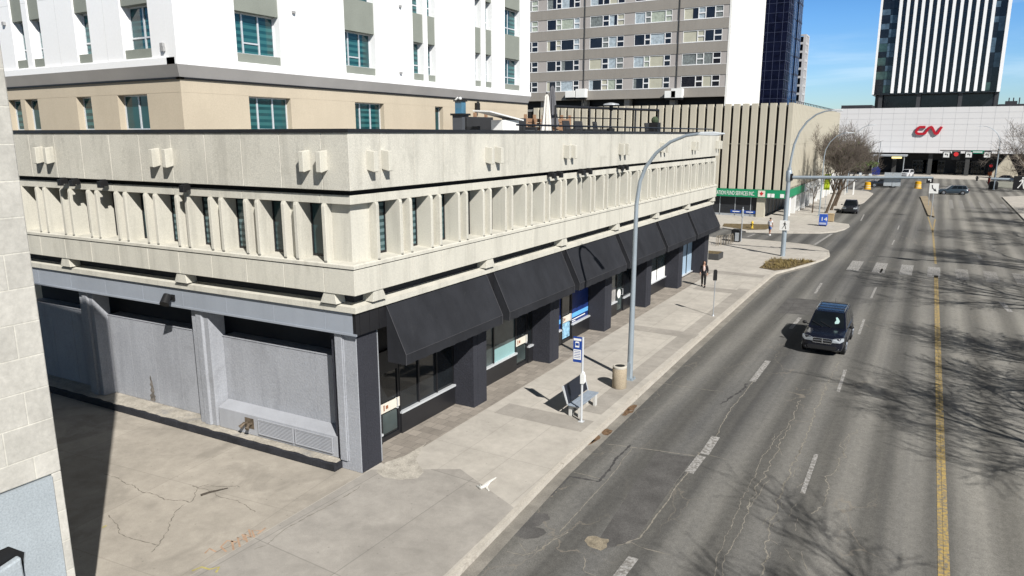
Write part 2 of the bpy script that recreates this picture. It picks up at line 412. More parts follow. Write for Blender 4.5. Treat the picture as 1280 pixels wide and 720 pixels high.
for p, q, w in (((895,546),(880,568),.28),((877,570),(861,591),.28),((960,451),(940,477),.24),((1000,397),(988,411),.2),((1027,354),(1019,367),.16),
                ((792,697),(762,735),.26),((1020.5,568),(1003,617),.13),((1057,462),(1047.5,490),.13),((1080,399),(1073.5,418),.13),((1095,359),(1089,373),.13),
                ((1103,336),(1100,342),.13),((1252,378),(1263,390),.3),((1281,420),(1296,442),.3),((1222,318),(1226,324),.25),((1040,292),(1018,306),.25),
                ((934,296),(944,292.5),.2),((1118,300),(1115,306),.12),((1124,282),(1122,287),.12),((1080,268),(1076,276),.15)):
    line(b, RD(*p)[:2], RD(*q)[:2], w, jit=.008)
struct(b.build('road_marking', PAINT_W))
b = MB()
for i, xc in enumerate((1073,1104,1136,1168)):
    o = RD(xc,326); b.sheet([(o.x-.42,59.6),(o.x+.42,59.6),(o.x+.42,64.4),(o.x-.42,64.4)], zm)
struct(b.build('crosswalk_marking', PAINT_W))
b = MB()
dx = RD(1168,326).x - RD(1136,326).x
for i in range(1, 5):
    x = RD(1168,326).x + dx*i; b.sheet([(x-.42,59.6),(x+.42,59.6),(x+.42,64.4),(x-.42,64.4)], zm)
struct(b.build('crosswalk_marking', PAINT_F))
# far intersection markings
b = MB()
for i in range(6): b.sheet([(2.2+i*1.3,118),(2.7+i*1.3,118),(2.7+i*1.3,134-i),(2.2+i*1.3,134-i)], zm)
line(b, RD(1072,243)[:2], RD(1088,228)[:2], .25)
struct(b.build('road_marking', PAINT_F))
# ------------------------------------------------------------------ cracks and patches
def crack(b, pix, w=.05, jit=.1, z=-.127, step=.07):
    pts = [RD(*p) for p in pix]; out = []
    for i in range(len(pts)-1):
        n = max(1, int((pts[i+1]-pts[i]).length/step))
        for k in range(n):
            p = pts[i].lerp(pts[i+1], k/n); d = noise.noise_vector(Vector((p.x*1.3,p.y*1.3,3)))*jit + noise.noise_vector(Vector((p.x*4,p.y*4,9)))*jit*.55 + noise.noise_vector(Vector((p.x*13,p.y*13,4)))*jit*.3
            out.append((p.x+d.x, p.y+d.y*.5))
    out.append(tuple(pts[-1][:2]))
    b.ribbon(out, [w*.62*rnd.uniform(.2,1.3) for _ in out], z)
b = MB()
crack(b, ((1049,452),(1030,490),(1013,530),(1003,560),(985,590),(970,640),(950,720)), .07, .16)
crack(b, ((1000,500),(985,535),(965,575),(945,612),(935,640)), .05, .14)
crack(b, ((985,530),(955,570),(930,620),(900,690),(893,720)), .035, .1)
crack(b, ((960,600),(935,640),(908,700),(903,720)), .04, .1)
crack(b, ((1070,536),(1052,552),(1055,570),(1035,600),(1033,620),(1014,642)), .05, .2)
crack(b, ((1063,545),(1050,575),(1047,590)), .03, .15)
crack(b, ((1004,690),(1008,720)), .04, .1)
crack(b, ((820,478),(860,484),(905,490)), .04, .05)
crack(b, ((870,565),(910,575)), .03, .05)
crack(b, ((985,525),(1015,528)), .03, .05)
crack(b, ((770,682),(790,678),(800,684),(838,694)), .05, .06)
crack(b, ((756,555),(800,560),(868,570)), .06, .05)
crack(b, ((875,566),(845,610),(800,672),(780,680)), .06, .05)
crack(b, ((948,470),(915,510),(893,548)), .05, .06)
crack(b, ((790,560),(760,600),(700,665)), .04, .04)
crack(b, ((718,590),(756,600)), .05, .06)
crack(b, ((730,695),(728,712),(745,720)), .04, .12)
crack(b, ((635,690),(655,695),(675,688),(710,665)), .05, .12)
crack(b, ((650,680),(660,695),(672,683)), .04, .12)
for k in range(16):
    x = rnd.uniform(960,1010); y = rnd.uniform(540,690)
    crack(b, ((x,y),(x+rnd.uniform(-14,14),y+rnd.uniform(4,16))), .025, .12)
struct(b.build('road_crack', CRACK))
b = MB()
crack(b, ((712,596),(750,602),(770,575),(788,556)), .14, .05, -.1265)
crack(b, ((712,597),(690,618),(645,645)), .10, .06, -.1265)
crack(b, ((900,505),(925,490),(935,480)), .16, .1, -.1265)
crack(b, ((820,566),(868,572),(845,605)), .05, .04, -.1265)
crack(b, ((970,390),(1050,396)), .05, .03, -.1265); crack(b, ((968,405),(985,390),(993,378)), .05, .03, -.1265)
struct(b.build('road_patch', TAR))
b = MB()
def blob(b, px, py, rx, ry, z, n=22, amp=.3):
    c = RD(px, py); pts = []
    for k in range(n):
        a = 6.283*k/n; r = 1+amp*noise.noise(Vector((math.cos(a)*1.5+px, math.sin(a)*1.5+py, 0)))*2
        pts.append((c.x+rx*r*math.cos(a), c.y+ry*r*math.sin(a)))
    b.sheet(pts, z)
blob(b, 652, 662, .45, .45, -.1262); blob(b, 672, 648, .3, .35, -.1261)
b.sheet([tuple(RD(*p)[:2]) for p in ((738,690),(820,565),(866,572),(792,678))], -.1286)
b.sheet([tuple(RD(*p)[:2]) for p in ((968,391),(985,372),(1060,378),(1050,396))], -.1286)
struct(b.build('road_patch', M('old_asphalt_patch', (.098,.094,.09), .93, .25, 1.5, .4, 36, .15)))
b = MB(); blob(b, 748, 678, .33, .3, -.1255, 18, .25); struct(b.build('pothole_fill', M('gravel_pothole_fill', (.24,.205,.15), .95, .3, 6, .4, 30, bump=.8)))
b = MB()
for px_, py_ in ((785,515),(790,510),(743,548),(757,540),(738,552)): blob(b, px_, py_, .16, .3, -.1215, 10, .5)
struct(b.build('gutter_leaves', M('brown_leaf_litter', (.13,.08,.045), .95, .4, 8, .4)))
# spray marks on the alley
def scrib(b, pix, w, z=.008):
    b.ribbon([tuple(G(*p)[:2]) for p in pix], w, z)
b = MB()
for s_ in (((283,690),(276,684),(284,676),(296,678)),((292,688),(290,676)),((300,684),(297,672),(306,676),(303,668)),((309,678),(306,668),(314,672),(311,662)),((318,672),(315,663),(326,664)),((256,692),(262,686),(270,690)),((322,668),(332,660))):
    scrib(b, s_, .05)
struct(b.build('ground_marking', M('faded_orange_spray', (.39,.26,.175), .9, .3, 6)))
b = MB()
for s_ in (((240,714),(252,709),(262,712),(274,709),(270,716)),((128,660),(133,657))): scrib(b, s_, .06)
struct(b.build('ground_marking', M('faded_yellow_spray', (.38,.33,.12), .9, .3, 6)))
b = MB()
for s_ in (((130,592),(150,600),(175,612),(205,625),(235,628),(250,610),(262,606)),((300,610),(290,608),(262,608)),((135,645),(160,672),(200,682)),((230,630),(205,670),(190,690)),((270,690),(300,676),(320,668)),((320,687),(380,650),(453,607)),((240,608),(290,625),(318,640))):
    pts = [G(*p) for p in s_]; out = []
    for i in range(len(pts)-1):
        for k in range(24):
            p = pts[i].lerp(pts[i+1], k/24); d = noise.noise_vector(p*1.5)*.14+noise.noise_vector(p*6)*.06; out.append((p.x+d.x, p.y+d.y))
    b.ribbon(out, [.024*rnd.uniform(.2,1.5) for _ in out], .0065)
struct(b.build('ground_crack', M('dark_ground_crack', (.17,.15,.125), .95, .3, 4)))
# ------------------------------------------------------------------ the two-storey corner building
AN = R(2.25); CX, CY = -13.99, 15.07
uS = (-math.cos(AN), -math.sin(AN)); nS = (math.sin(AN), -math.cos(AN))
def FL(s, o, z): return (CX+o, CY+s, z)
def FS(s, o, z): return (CX+uS[0]*s+nS[0]*o, CY+uS[1]*s+nS[1]*o, z)
def cor(o): return (CX+o, CY+(o-o*nS[0])/nS[1])
EL, ES = 38.0, 17.5
def sweep(b, prof, sl=EL, ss=ES, mi=0):
    n = len(prof); vs = []
    for o, z in prof: vs.append(FL(sl, o, z))
    for o, z in prof: c = cor(o); vs.append((c[0], c[1], z))
    for o, z in prof: vs.append(FS(ss, o, z))
    fs = [list(range(n)), list(range(2*n, 3*n))]
    for r in (0, 1):
        for i in range(n): fs.append((r*n+i, r*n+(i+1) % n, (r+1)*n+(i+1) % n, (r+1)*n+i))
    b.add(vs, fs, mi)
def rect(o0, o1, z0, z1): return [(o0, z0), (o1, z0), (o1, z1), (o0, z1)]
B1 = thing('commercial_building', 'two storey beige concrete corner building with black awnings and a grey side wall', 'building', (CX, CY, 0))
def foot(o, sl=EL, ss=ES): return [FL(sl, -o, 0)[:2], cor(-o), FS(ss, -o, 0)[:2], (-32, CY+sl)]
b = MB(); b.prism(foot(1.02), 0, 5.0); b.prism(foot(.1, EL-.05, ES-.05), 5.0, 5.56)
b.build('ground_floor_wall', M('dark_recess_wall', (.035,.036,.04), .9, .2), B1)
b = MB(); b.prism(foot(.33), 5.56, 9.3); b.build('upper_wall', CONC2, B1)
b = MB(); b.sheet(foot(.46), 9.64); b.build('roof_deck', M('terrace_deck_boards', (.2,.19,.18), .9), B1)
P1 = 1.5375
# parapet panels
b = MB()
for fr, L in ((FL, EL), (FS, ES)):
    s = .95 if fr is FL else .62
    while s < L-.2:
        e = min(s+P1-.014, L); b.box(s, e, -.3, .36, 8.5, 10.05, fr); s += P1
sweep(b, rect(-.3, .36, 8.5, 10.05), .936, .606)
b.build('parapet', CONC, B1, bevel=.012)
b = MB(); sweep(b, rect(-.42, .30, 8.52, 10.03)); b.build('parapet_core', DARKGAP, B1)
b = MB(); sweep(b, rect(-.45, .40, 10.05, 10.15)); b.build('roof_flashing', FLASH, B1)
b = MB(); sweep(b, rect(-.42, .10, 8.36, 8.5)); b.build('recess_joint', DARKGAP, B1)  # groove coloured black: its deep shade painted in along with the dark membrane
b = MB()
for fr, L in ((FL, EL), (FS, ES)):
    s = .9
    while s < L-.2:
        e = min(s+P1*2-.01, L); b.box(s, e, -.42, .22, 8.11, 8.36, fr); s += P1*2
sweep(b, rect(-.42, .22, 8.11, 8.36), .89, .89); b.build('upper_beam', CONC2, B1, bevel=.01)
# sill with dark notches
b = MB(); sweep(b, [(-.42,6.33), (.36,6.33), (.36,6.42), (.30,6.45), (-.42,6.50)]); b.build('sill', CONC2, B1)
b = MB(); sweep(b, rect(-.3, .31, 6.30, 6.334)); 
b.build('sill_joint', DARKGAP, B1)
b = MB()
for fr, L in ((FL, EL), (FS, ES)):
    s = .8
    while s < L-.2:
        e = min(s+P1-.012, L); b.box(s, e, -.3, .33, 5.57, 6.30, fr); s += P1
sweep(b, rect(-.3, .33, 5.57, 6.30), .788, .788); b.build('spandrel', CONC2, B1, bevel=.012)
b = MB(); sweep(b, rect(-.42, .29, 5.60, 6.29)); b.build('spandrel_core', DARKGAP, B1)
# fins and upper windows
def fin_at(fr, s):
    b = MB(); b.prism([(-.32,6.46), (.27,6.42), (.30,6.5), (.30,8.03), (.27,8.112), (-.32,8.112)], s, s+.12, lambda o, z, s: fr(s, o, z))
    b.box(s+.01, s+.11, .27, .315, 6.425, 6.46, fr, 1)
    b.build('fin', [CONC2, BLACK], B1, bevel=.008)
WW = .94
def upper_window(fr, s, w=.94):
    f = MB()
    for a, c, z0, z1 in ((s, s+.05, 6.48, 8.1), (s+w-.05, s+w, 6.48, 8.1), (s+.05, s+w-.05, 6.48, 6.56), (s+.05, s+w-.05, 8.03, 8.1)): f.box(a, c, -.32, -.265, z0, z1, fr)
    o = f.build('window', BLKM, B1)
    p = MB(); p.box(s+.05, s+w-.05, -.32, -.29, 6.56, 8.03, fr); p.build('pane', UPG, o)
slotm = MB()
for fr, L, s0, n in ((FL, EL, .87, 24), (FS, ES, .78, 11)):
    fin_at(fr, s0-.12)
    for k in range(n):
        s = s0+P1*k
        if s+WW > L-.2: break
        upper_window(fr, s); fin_at(fr, s+WW)
        if k < n-1 and s+P1 < L-.5:
            fin_at(fr, s+P1-.12); slotm.box(s+WW+.12, s+P1-.12, -.32, .03, 6.46, 8.112, fr)
        else: slotm.box(s+WW+.12, L-.02, -.32, .2, 6.46, 8.112, fr)
sweep(slotm, [(-.41,6.45), (.02,6.45), (.02,8.112), (-.41,8.112)], .75, .66)
slotm.each('fin_recess', CONC2, B1)
# roof spouts in pairs
for fr, s0 in ((FL, .75), (FS, .80)):
    for k in range(7 if fr is FL else 3):
        c = s0+6.15*k if fr is FL else s0+6.3*k
        if c > EL-.4: c = EL-.7
        b = MB()
        for d in (-.31, .31):
            b.prism([(.355,9.04), (.62,8.98), (.64,9.0), (.64,9.54), (.355,9.58)], c+d-.085, c+d+.085, lambda o, z, s: fr(s, o, z))
        b.each('roof_spout', CONC2, B1, bevel=.012)
# little floodlights under the parapet
def flood(fr, s):
    b = MB(); b.box(s-.07, s+.07, .30, .52, 8.30, 8.52, fr); b.box(s-.10, s+.10, .48, .60, 8.24, 8.46, fr); b.box(s-.02, s+.02, .10, .32, 8.42, 8.48, fr)
    b.build('floodlight', BLACK, B1, bevel=.01)
for px_, py_ in ((690,217),(699,217),(727,213),(736,212),(776,209),(782,208)):
    p = atX(px_, py_, CX+.45); flood(FL, p.y-CY)
for px_, py_ in ((78,222),(93,224),(128,225),(231,231)):
    r = ray(px_, py_); q = Vector((CX,CY,0))+Vector((nS[0],nS[1],0))*.45; t = (q-CP).dot(Vector((nS[0],nS[1],0)))/r.dot(Vector((nS[0],nS[1],0))); p = CP+r*t
    flood(FS, (p.x-CX)*uS[0]+(p.y-CY)*uS[1])
# brackets, lower beam, fascias
for fr, s0, L, pit in ((FL, .35, EL, 6.15), (FS, .3, ES, 6.3)):
    k = 0
    while s0+pit*k < L-.3:
        s = s0+pit*k
        b = MB(); b.prism([(s+.1,5.25), (s+.72,5.25), (s+.56,5.57), (s+.16,5.57)], -.1, .3, lambda a, z, o: fr(a, o, z)); b.build('bracket', CONC2, B1, bevel=.012); k += 1
b = MB(); sweep(b, [(-.1,5.02), (.20,5.02), (.20,5.19), (-.1,5.265)]); b.build('lower_beam', CONC2, B1)
b = MB(); b.prism([(.0,4.33),(.12,4.33),(.12,5.02),(.0,5.02)], .0, ES, lambda o, z, s: FS(s, o, z)); b.prism([(.12,4.33),(.15,4.33),(.15,4.39),(.12,4.39)], -.15, ES, lambda o, z, s: FS(s, o, z))
for s in range(1, 17, 2): b.box(s*1.03, s*1.03+.012, .118, .127, 4.4, 5.0, FS)
b.build('fascia', BANDM, B1)
b = MB(); b.prism([(-.1,4.33),(.12,4.33),(.12,5.02),(-.1,5.02)], -.115, EL, lambda o, z, s: FL(s, o, z))
for i in range(90): b.box(.05+i*.42, .062+i*.42, .118, .132, 4.34, 5.0, FL)
b.build('fascia', BLKM, B1)
b = MB(); b.box(-.0, EL, -1.02, -.1, 4.33, 4.9, FL); b.box(.3, ES, -1.02, -.0, 4.33, 4.9, FS); b.build('soffit', BLACK, B1)
# piers
for k in range(7):
    s = 6.15*k; e = .9 if k < 6 else 1.0
    b = MB(); b.box(s+(.012 if k == 0 else 0), s+e, -1.0, 0, 0, 4.33, FL); b.box(s+e, s+e+.17, -1.0, -.22, 0, 4.33, FL)
    b.box(s+.28, s+.31, -.005, .012, .2, 4.3, FL)
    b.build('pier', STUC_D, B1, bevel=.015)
b = MB(); b.box(0, .78, -1.0, .0, .0, 4.33, FS); b.box(.46, .50, -.01, .03, .3, 4.33, FS); b.box(.50, .78, -.01, .06, .3, 4.33, FS); b.build('pier', STUC, B1, bevel=.02)
for s in (6.2, 12.4):
    b = MB(); b.prism([(s,-.62), (s+.1,-.05), (s+.32,-.05), (s+.36,.02), (s+.62,.02), (s+.66,-.05), (s+.9,-.05), (s+1.0,-.62)], .27, 4.33, lambda a, o, z: FS(a, o, z)); b.build('pier', STUC, B1, bevel=.015)
# recessed stucco wall panels
for s0, s1 in ((.79, 6.22), (7.18, 12.42), (13.38, ES)):
    b = MB(); s = s0
    while s < s1-.05:
        e = min(s+1.35, s1); b.box(s, e-.014, -1.0, -.5, .28, 3.35, FS); s += 1.35
    b.box(s0, s1, -.9, -.52, .28, 3.33, FS); b.box(s0, s1, -1.0, -.48, 3.35, 3.375, FS)
    b.build('wall_panel', STUC, B1)
b = MB(); b.prism([(-.5,.28), (-.04,.28), (-.04,.98), (-.12,1.02), (-.5,1.14)], .95, 6.16, lambda o, z, s: FS(s, o, z)); led = b.build('wall_ledge', GREYP, B1, bevel=.015)
for s0, s1 in ((1.12, 2.66), (2.74, 4.28)):
    b = MB(); b.box(s0, s1, -.05, -.032, .42, .90, FS, 1)
    for i in range(10): 
        z = .43+i*.047; b.prism([(-.034,z),(.015,z-.005),(.018,z+.006),(-.034,z+.036)], s0+.03, s1-.03, lambda o, z, s: FS(s, o, z))
    for a, c, z0, z1 in ((s0,s0+.03,.40,.92),(s1-.03,s1,.40,.92),(s0+.03,s1-.03,.40,.43),(s0+.03,s1-.03,.89,.92)): b.box(a, c, -.035, .02, z0, z1, FS)
    b.build('vent_grille', [GREYP, BLACK], B1)
b = MB(); 
for d in (-.1, .1):
    p0 = FS(4.72+d, -.04, .68); p1 = FS(4.72+d, .10, .70); p2 = FS(4.72+d*1.5, .2, .62); b.tube([p0, p1, p2], [.045,.055,.06], 10)
    b.tube([p2, FS(4.72+d*1.6, .23, .60)], [.075,.07], 10)
b.box(4.52, 4.92, -.05, -.03, .5, .86, FS); b.build('hose_connection', M('weathered_brass', (.14,.11,.08), .6, .4, 8, metal=.4), B1, smooth=True)
# plinth kerb
b = MB(); b.box(.78, ES, -.5, .33, 0, .262, FS); b.build('plinth', PLINTH, B1, bevel=.03)
b = MB(); n = 120; vs = []
for i in range(n+1):
    s = .80+(ES-.8)*i/n; w = .27+noise.noise(Vector((s*1.9,0,0)))*.08
    vs += [FS(s, -.5, .272+noise.noise(Vector((s*3,5,0)))*.012), FS(s, w, .27+noise.noise(Vector((s*3,2,0)))*.008)]
b.add(vs, [(2*i,2*i+2,2*i+3,2*i+1) for i in range(n)]); b.build('plinth_top', PTOP, B1)
# camera-shaped wall lamp on the grey fascia, rust stain by the middle panel
b = MB(); c = 7.7
b.box(c-.1, c+.1, .12, .17, 4.55, 4.75, FS); b.tube([FS(c,.15,4.68), FS(c,.34,4.72)], .05, 8); b.tube([FS(c+.04,.30,4.76), FS(c-.06,.52,4.50)], [.13,.16], 12)
b.build('wall_lamp', BLACK, B1, smooth=True)
b = MB(); N_ = 40; L_, R_ = [], []
for i in range(N_+1):
    q = i/N_; z = .30+1.0*q; w_ = .17*(1-q)**.8+.02; c_ = 10.25+.05*noise.noise(Vector((z*2,1,0)))
    L_.append(FS(c_-w_*(.75+.6*noise.noise(Vector((z*9,3,0)))), -.494, z)); R_.append(FS(c_+w_*(.75+.6*noise.noise(Vector((z*9,7,0)))), -.494, z))
b.add(L_+R_, [(i, i+1, N_+2+i, N_+1+i) for i in range(N_)])
b.build('rust_stain', M('rust_stain', (.15,.135,.12), .95, .5, 5), B1)
# ------------------------------------------------------------------ shopfronts on the street side
BLUEP = M('deep_blue_poster', (.012,.03,.14), .4, .3, 2.); LBLUE = M('light_blue_stripe', (.12,.38,.72), .5, .1); TEALG = M('frosted_teal_film', (.22,.36,.36), .5, .1); GREYG = glass('grey_green_glass', (.05,.065,.065), .08, .4)
def shop_window(s0, s1, n, spec='dark', top=2.9, bz=.72):
    b = MB(); b.box(s0, s1, -1.0, -.84, 0, bz, FL); 
    b.build('bulkhead', BLACKT, B1)
    f = MB(); f.box(s0, s1, -.98, -.80, bz, bz+.07, FL, 1); f.box(s0, s1, -.98, -.90, top, top+.1, FL)
    w = (s1-s0)/n
    for i in range(n+1):
        x = s0+w*i; f.box(max(s0, x-.035), min(s1, x+.035), -.98, -.88, bz+.07, top, FL)
    o = f.build('shop_window', [BLKM, ALU], B1)
    for i in range(n):
        a, c = s0+w*i+.035, s0+w*(i+1)-.035
        if (i == 0 and n > 1) or (i == n-1 and n > 1): pass
        p = MB(); g = SHOPG
        if spec == 'teal':
            p.box(a, c, -.97, -.93, bz+.62, top, FL); p.build('pane', GREYG, o)
            p = MB(); p.box(a, c, -.97, -.93, bz+.07, bz+.62, FL); p.build('window_film', TEALG if i else GREYG, o)
        elif spec == 'blue':
            p.box(a, c, -.97, -.93, bz+.55, top, FL); p.build('poster', BLUEP, o)
            p = MB(); p.box(a, c, -.97, -.928, bz+.33, bz+.55, FL); p.build('poster_stripe', LBLUE, o)
            p = MB(); p.box(a, c, -.97, -.93, bz+.07, bz+.33, FL); 
            q = p.build('poster', BLUEP, o)
            p = MB(); p.box(a+.12, c-.35, -.93, -.926, bz+.20, bz+.25, FL); p.box(a+.12, a+.5, -.93, -.926, bz+.11, bz+.15, FL); p.build('poster_lettering', WHITE, o)
        elif spec == 'white':
            p.box(a, c, -.97, -.93, bz+.75, top, FL); p.build('pane', GREYG, o)
            p = MB(); p.box(a, c, -.965, -.90, bz+.07, bz+.75, FL); p.build('window_board', WHITE, o)
        elif spec == 'grey':
            p.box(a, c, -.97, -.93, bz+.9, top, FL); p.build('pane', GREYG, o)
            p = MB(); p.box(a, c, -.97, -.93, bz+.07, bz+.9, FL); p.build('window_film', M('grey_photo_film', (.28,.27,.26), .5, .5, 1.2), o)
        elif spec == 'pale':
            p.box(a, c, -.97, -.93, bz+.07, top, FL); p.build('window_film', M('pale_blue_film', (.30,.40,.50), .5, .1), o)
        else:
            p.box(a, c, -.97, -.93, bz+.07, top, FL); p.build('pane', SHOPG, o)
def shop_door(s0, s1, spec='band'):
    f = MB()
    for a, c, z0, z1 in ((s0,s0+.09,.0,2.45),(s1-.09,s1,0,2.45),(s0+.09,s1-.09,0,.16),(s0+.09,s1-.09,2.36,2.45),(s0,s1,2.45,3.1)): f.box(a, c, -1.0, -.90, z0, z1, FL)
    d = f.build('door', BLKM, B1)
    p = MB(); p.box(s0+.09, s1-.09, -.97, -.94, .16, 2.36, FL); p.build('pane', SHOPG if spec != 'circle' else GREYG, d)
    h = MB(); h.tube([FL(s1-.2,-.9,1.0), FL(s1-.2,-.82,1.0), FL(s1-.2,-.82,1.35), FL(s1-.2,-.9,1.35)], .015, 6); h.build('handle', ALU, d)
    q = MB()
    if spec == 'circle':
        q.lathe([(.26,-.94),(.26,-.925)], (0,0,0), 20, 0, 'x'); q.v = [(CX+x, y+CY+(s0+s1)/2, z+1.1) for x, y, z in q.v]; q.build('door_sign', WHITE, d)
    else:
        q.box(s0+.02, s1-.02, -.9, -.885, 1.02, 1.34, FL); q.build('door_sign', WHSIGN, d)
        q = MB(); q.box(s0+.14, s0+.2, -.885, -.883, 1.08, 1.28, FL); q.box(s0+.26, s0+.38, -.885, -.883, 1.12, 1.24, FL); q.build('door_lettering', M('rust_lettering', (.25,.1,.05)), d)
        if spec == 'posters':
            q = MB(); q.box(s0+.12, s1-.12, -.94, -.93, .2, .98, FL); q.build('poster', M('pale_blue_posters', (.25,.45,.6), .5, .6, 5), d)
        else:
            q = MB(); q.box(s0+.14, s1-.14, -.94, -.93, .25, .95, FL); q.build('door_film', TEALG if spec == 'teal' else GREYG, d)
def bay(k): return 1.07+6.15*k, 6.15*(k+1)
a, c = bay(0); shop_door(1.95, 2.95, 'dark'); shop_window(a, 1.95, 1, 'dark', bz=.3); shop_window(2.95, c, 3, 'dark')
a, c = bay(1); shop_window(a, a+3.6, 2, 'teal'); shop_door(a+3.6, a+4.65); shop_window(a+4.65, c, 1, 'dark')
a, c = bay(2); shop_window(a, a+1.9, 1, 'blue'); shop_door(a+1.9, a+3.0, 'posters'); shop_window(a+3.0, c, 1, 'blue')
a, c = bay(3); shop_window(a, a+2.7, 2, 'grey'); shop_door(a+2.7, a+3.7, 'circle'); shop_window(a+3.7, c, 1, 'dark')
a, c = bay(4); shop_window(a, c, 3, 'white')
a, c = bay(5); shop_door(a, a+1.1, 'band'); shop_window(a+1.1, c, 3, 'pale', bz=.1)
# awnings
for k in range(6):
    s0 = 1.22+6.15*k; s1 = s0+5.62; b = MB(); nn = 42
    def pr(t):
        sag = .03*math.sin(math.pi*t)
        cr_ = .012*math.sin(t*47+k*3)+.008*math.sin(t*113+k); return [(.125,5.0), (.125,3.2), (.82+cr_*.6,3.2-cr_*.5), (.835+cr_*.4,3.53), (.48-sag*.6+cr_,4.27-sag+cr_*.5)]
    rings = [[FL(s0+(s1-s0)*i/nn, o, z+.004*math.sin(i*2.3+k)) for o, z in pr(i/nn)] for i in range(nn+1)]
    vs = sum(rings, []); fs = [list(range(5)), list(range(nn*5, nn*5+5))]
    for i in range(nn):
        for j in range(5): fs.append((i*5+j, i*5+(j+1) % 5, (i+1)*5+(j+1) % 5, (i+1)*5+j))
    b.add(vs, fs); aw = b.build('awning', AWN, B1, smooth=True, sharp=20)
    t = MB(); t.tube([FL(s0-.005,.13,5.0), FL(s0-.005,.84,3.53), FL(s0-.005,.83,3.2)], .012, 5); t.tube([FL(s1+.005,.13,5.0), FL(s1+.005,.84,3.53), FL(s1+.005,.83,3.2)], .012, 5); t.tube([FL(s0,.842,3.53), FL(s1,.842,3.53)], .009, 5); t.build('piping', M('awning_piping', (.05,.05,.055)) if k == 0 else bpy.data.materials['awning_piping'], aw)
# far end wall face
b = MB(); b.box(EL, EL+.03, -8, .05, 5.57, 8.36, FL); b.box(EL+.0, EL+.04, -8, -.02, 0, 5.0, FL); b.build('end_wall', CONC2, B1)
# roof railing
b = MB(); s = 10.0
b.tube([FL(9.5,-.1,10.36), FL(EL-.5,-.1,10.36)], .04, 6)
while s < EL: b.tube([FL(s,-.1,10.1), FL(s,-.1,10.36)], .025, 6); s += 3.8
b.build('roof_railing', BLKM, B1)
# ------------------------------------------------------------------ the stone building beside the camera
SX, SY, SHH = -13.54, 6.52, 15.9
STONE = blockmat('buff_stone_blocks', (.475,.457,.415), .86, .615, .012, (.56,.54,.48), 'YZ', .09, 9, .5, .014, .012)
B2 = thing('stone_building', 'tall buff stone block building with a blue-grey granite entrance panel', 'building', (SX, SY, 0))
def st(b, x0, x1, y0, y1, z0, z1): b.box(SX+x0, SX+x1, SY+y0, SY+y1, z0, z1)
b = MB(); st(b, -16, 0, -26, 0, 3.86, SHH); st(b, -16, 0, -.17, 0, 0, 3.86); st(b, -16, -.05, -26, -.17, 0, 3.86); b.build('stone_wall', STONE, B2, bevel=.02)
GRAN = M('blue_grey_granite', (.33,.365,.39), .55, .08, 1.2, .22, 30, .35)
b = MB(); st(b, -.05, .03, -26, -1.05, 2.86, 3.83)
b.add([(SX-.045, SY-.175, 0), (SX-.045, SY-.175, 3.83), (SX-.045, SY-1.05, 3.83), (SX-.045, SY-1.05, 0)], [(0,1,2,3)])
b.prism([(-.18,0), (-.18,3.83), (-1.05,3.83), (-1.05,2.86), (-.8,2.6), (-.95,1.9), (-1.0,0)], SX-.04, SX+.03, lambda y, z, x: (x, SY+y, z))
b.build('granite_panel', GRAN, B2)
b = MB(); st(b, -.05, -.01, -3.5, -.8, 0, 2.9); b.build('entrance_recess', BLACK, B2)
b = MB(); b.prism([(-.93,2.62), (-3.4,2.05), (-3.4,1.5), (-.93,2.0)], SX, SX+.16, lambda y, z, x: (x, SY+y, z)); b.build('entrance_canopy', GRAN, B2, bevel=.03)
# ------------------------------------------------------------------ walls with real openings
def holed(b, fr, s0, s1, z0, z1, o0, o1, holes, mi=0):
    cuts = sorted({s0, s1} | {max(s0, min(s1, v)) for h in holes for v in h[:2]})
    for a, c in zip(cuts, cuts[1:]):
        if c-a < 1e-4: continue
        hs = sorted([(h[2], h[3]) for h in holes if h[0] < (a+c)/2 < h[1]])
        z = z0
        for ha, hb in hs:
            if ha > z+1e-4: b.box(a, c, o0, o1, z, ha, fr, mi)
            z = max(z, hb)
        if z < z1-1e-4: b.box(a, c, o0, o1, z, z1, fr, mi)
# ------------------------------------------------------------------ hotel behind the terrace
HX, HY = -24.0, 17.3
HW = M('white_metal_cladding', (.80,.80,.80), .55, .02, .3, .03, 10, .3)
HG = M('grey_green_spandrel', (.22,.235,.205), .85, .08, .8, .15, 30)
HB = M('tan_stucco', (.475,.41,.315), .92, .05, .5, .08, 20, .2, streak=.05)
HS = M('soffit_metal', (.56,.545,.53), .45, .08, .5, .03, metal=.4)
HGL = glass('teal_hotel_glass', (.008,.05,.058), .06, .6, (1.25, (.03,.12,.125)))
B3 = thing('hotel', 'white clad building with teal windows on a tan lower floor behind the terrace', 'building', (HX, HY, 0))
def HR(s, o, z): return (HX+o, HY+s, z)         # street side, s runs up the street
def HL(s, o, z): return (HX-s, HY-o, z)         # side towards the camera
LR, LL, HT = 26.3, 24.0, 27.0
def hwin(fr, a, c, z0, z1, o, n, low=.42):
    f = MB(); t = .055
    f.box(a, a+t, o, o+.06, z0, z1, fr); f.box(c-t, c, o, o+.06, z0, z1, fr); f.box(a+t, c-t, o, o+.06, z0, z0+t, fr); f.box(a+t, c-t, o, o+.06, z1-t, z1, fr)
    if n > 1:
        for i in range(1, n): x = a+(c-a)*(i/n if n == 2 else (.28, .64)[i-1]); f.box(x-.035, x+.035, o, o+.065, z0+t, z1-t, fr)
    xa, xc = (a+t, c-t) if n < 3 else (a+(c-a)*.28, a+(c-a)*.64)
    f.box(xa, xc, o, o+.063, z0+low, z0+low+.06, fr)
    w = f.build('window', ALU, B3)
    g = MB(); g.box(a+t, c-t, o-.01, o+.025, z0+t, z1-t, fr); g.build('pane', HGL, w)
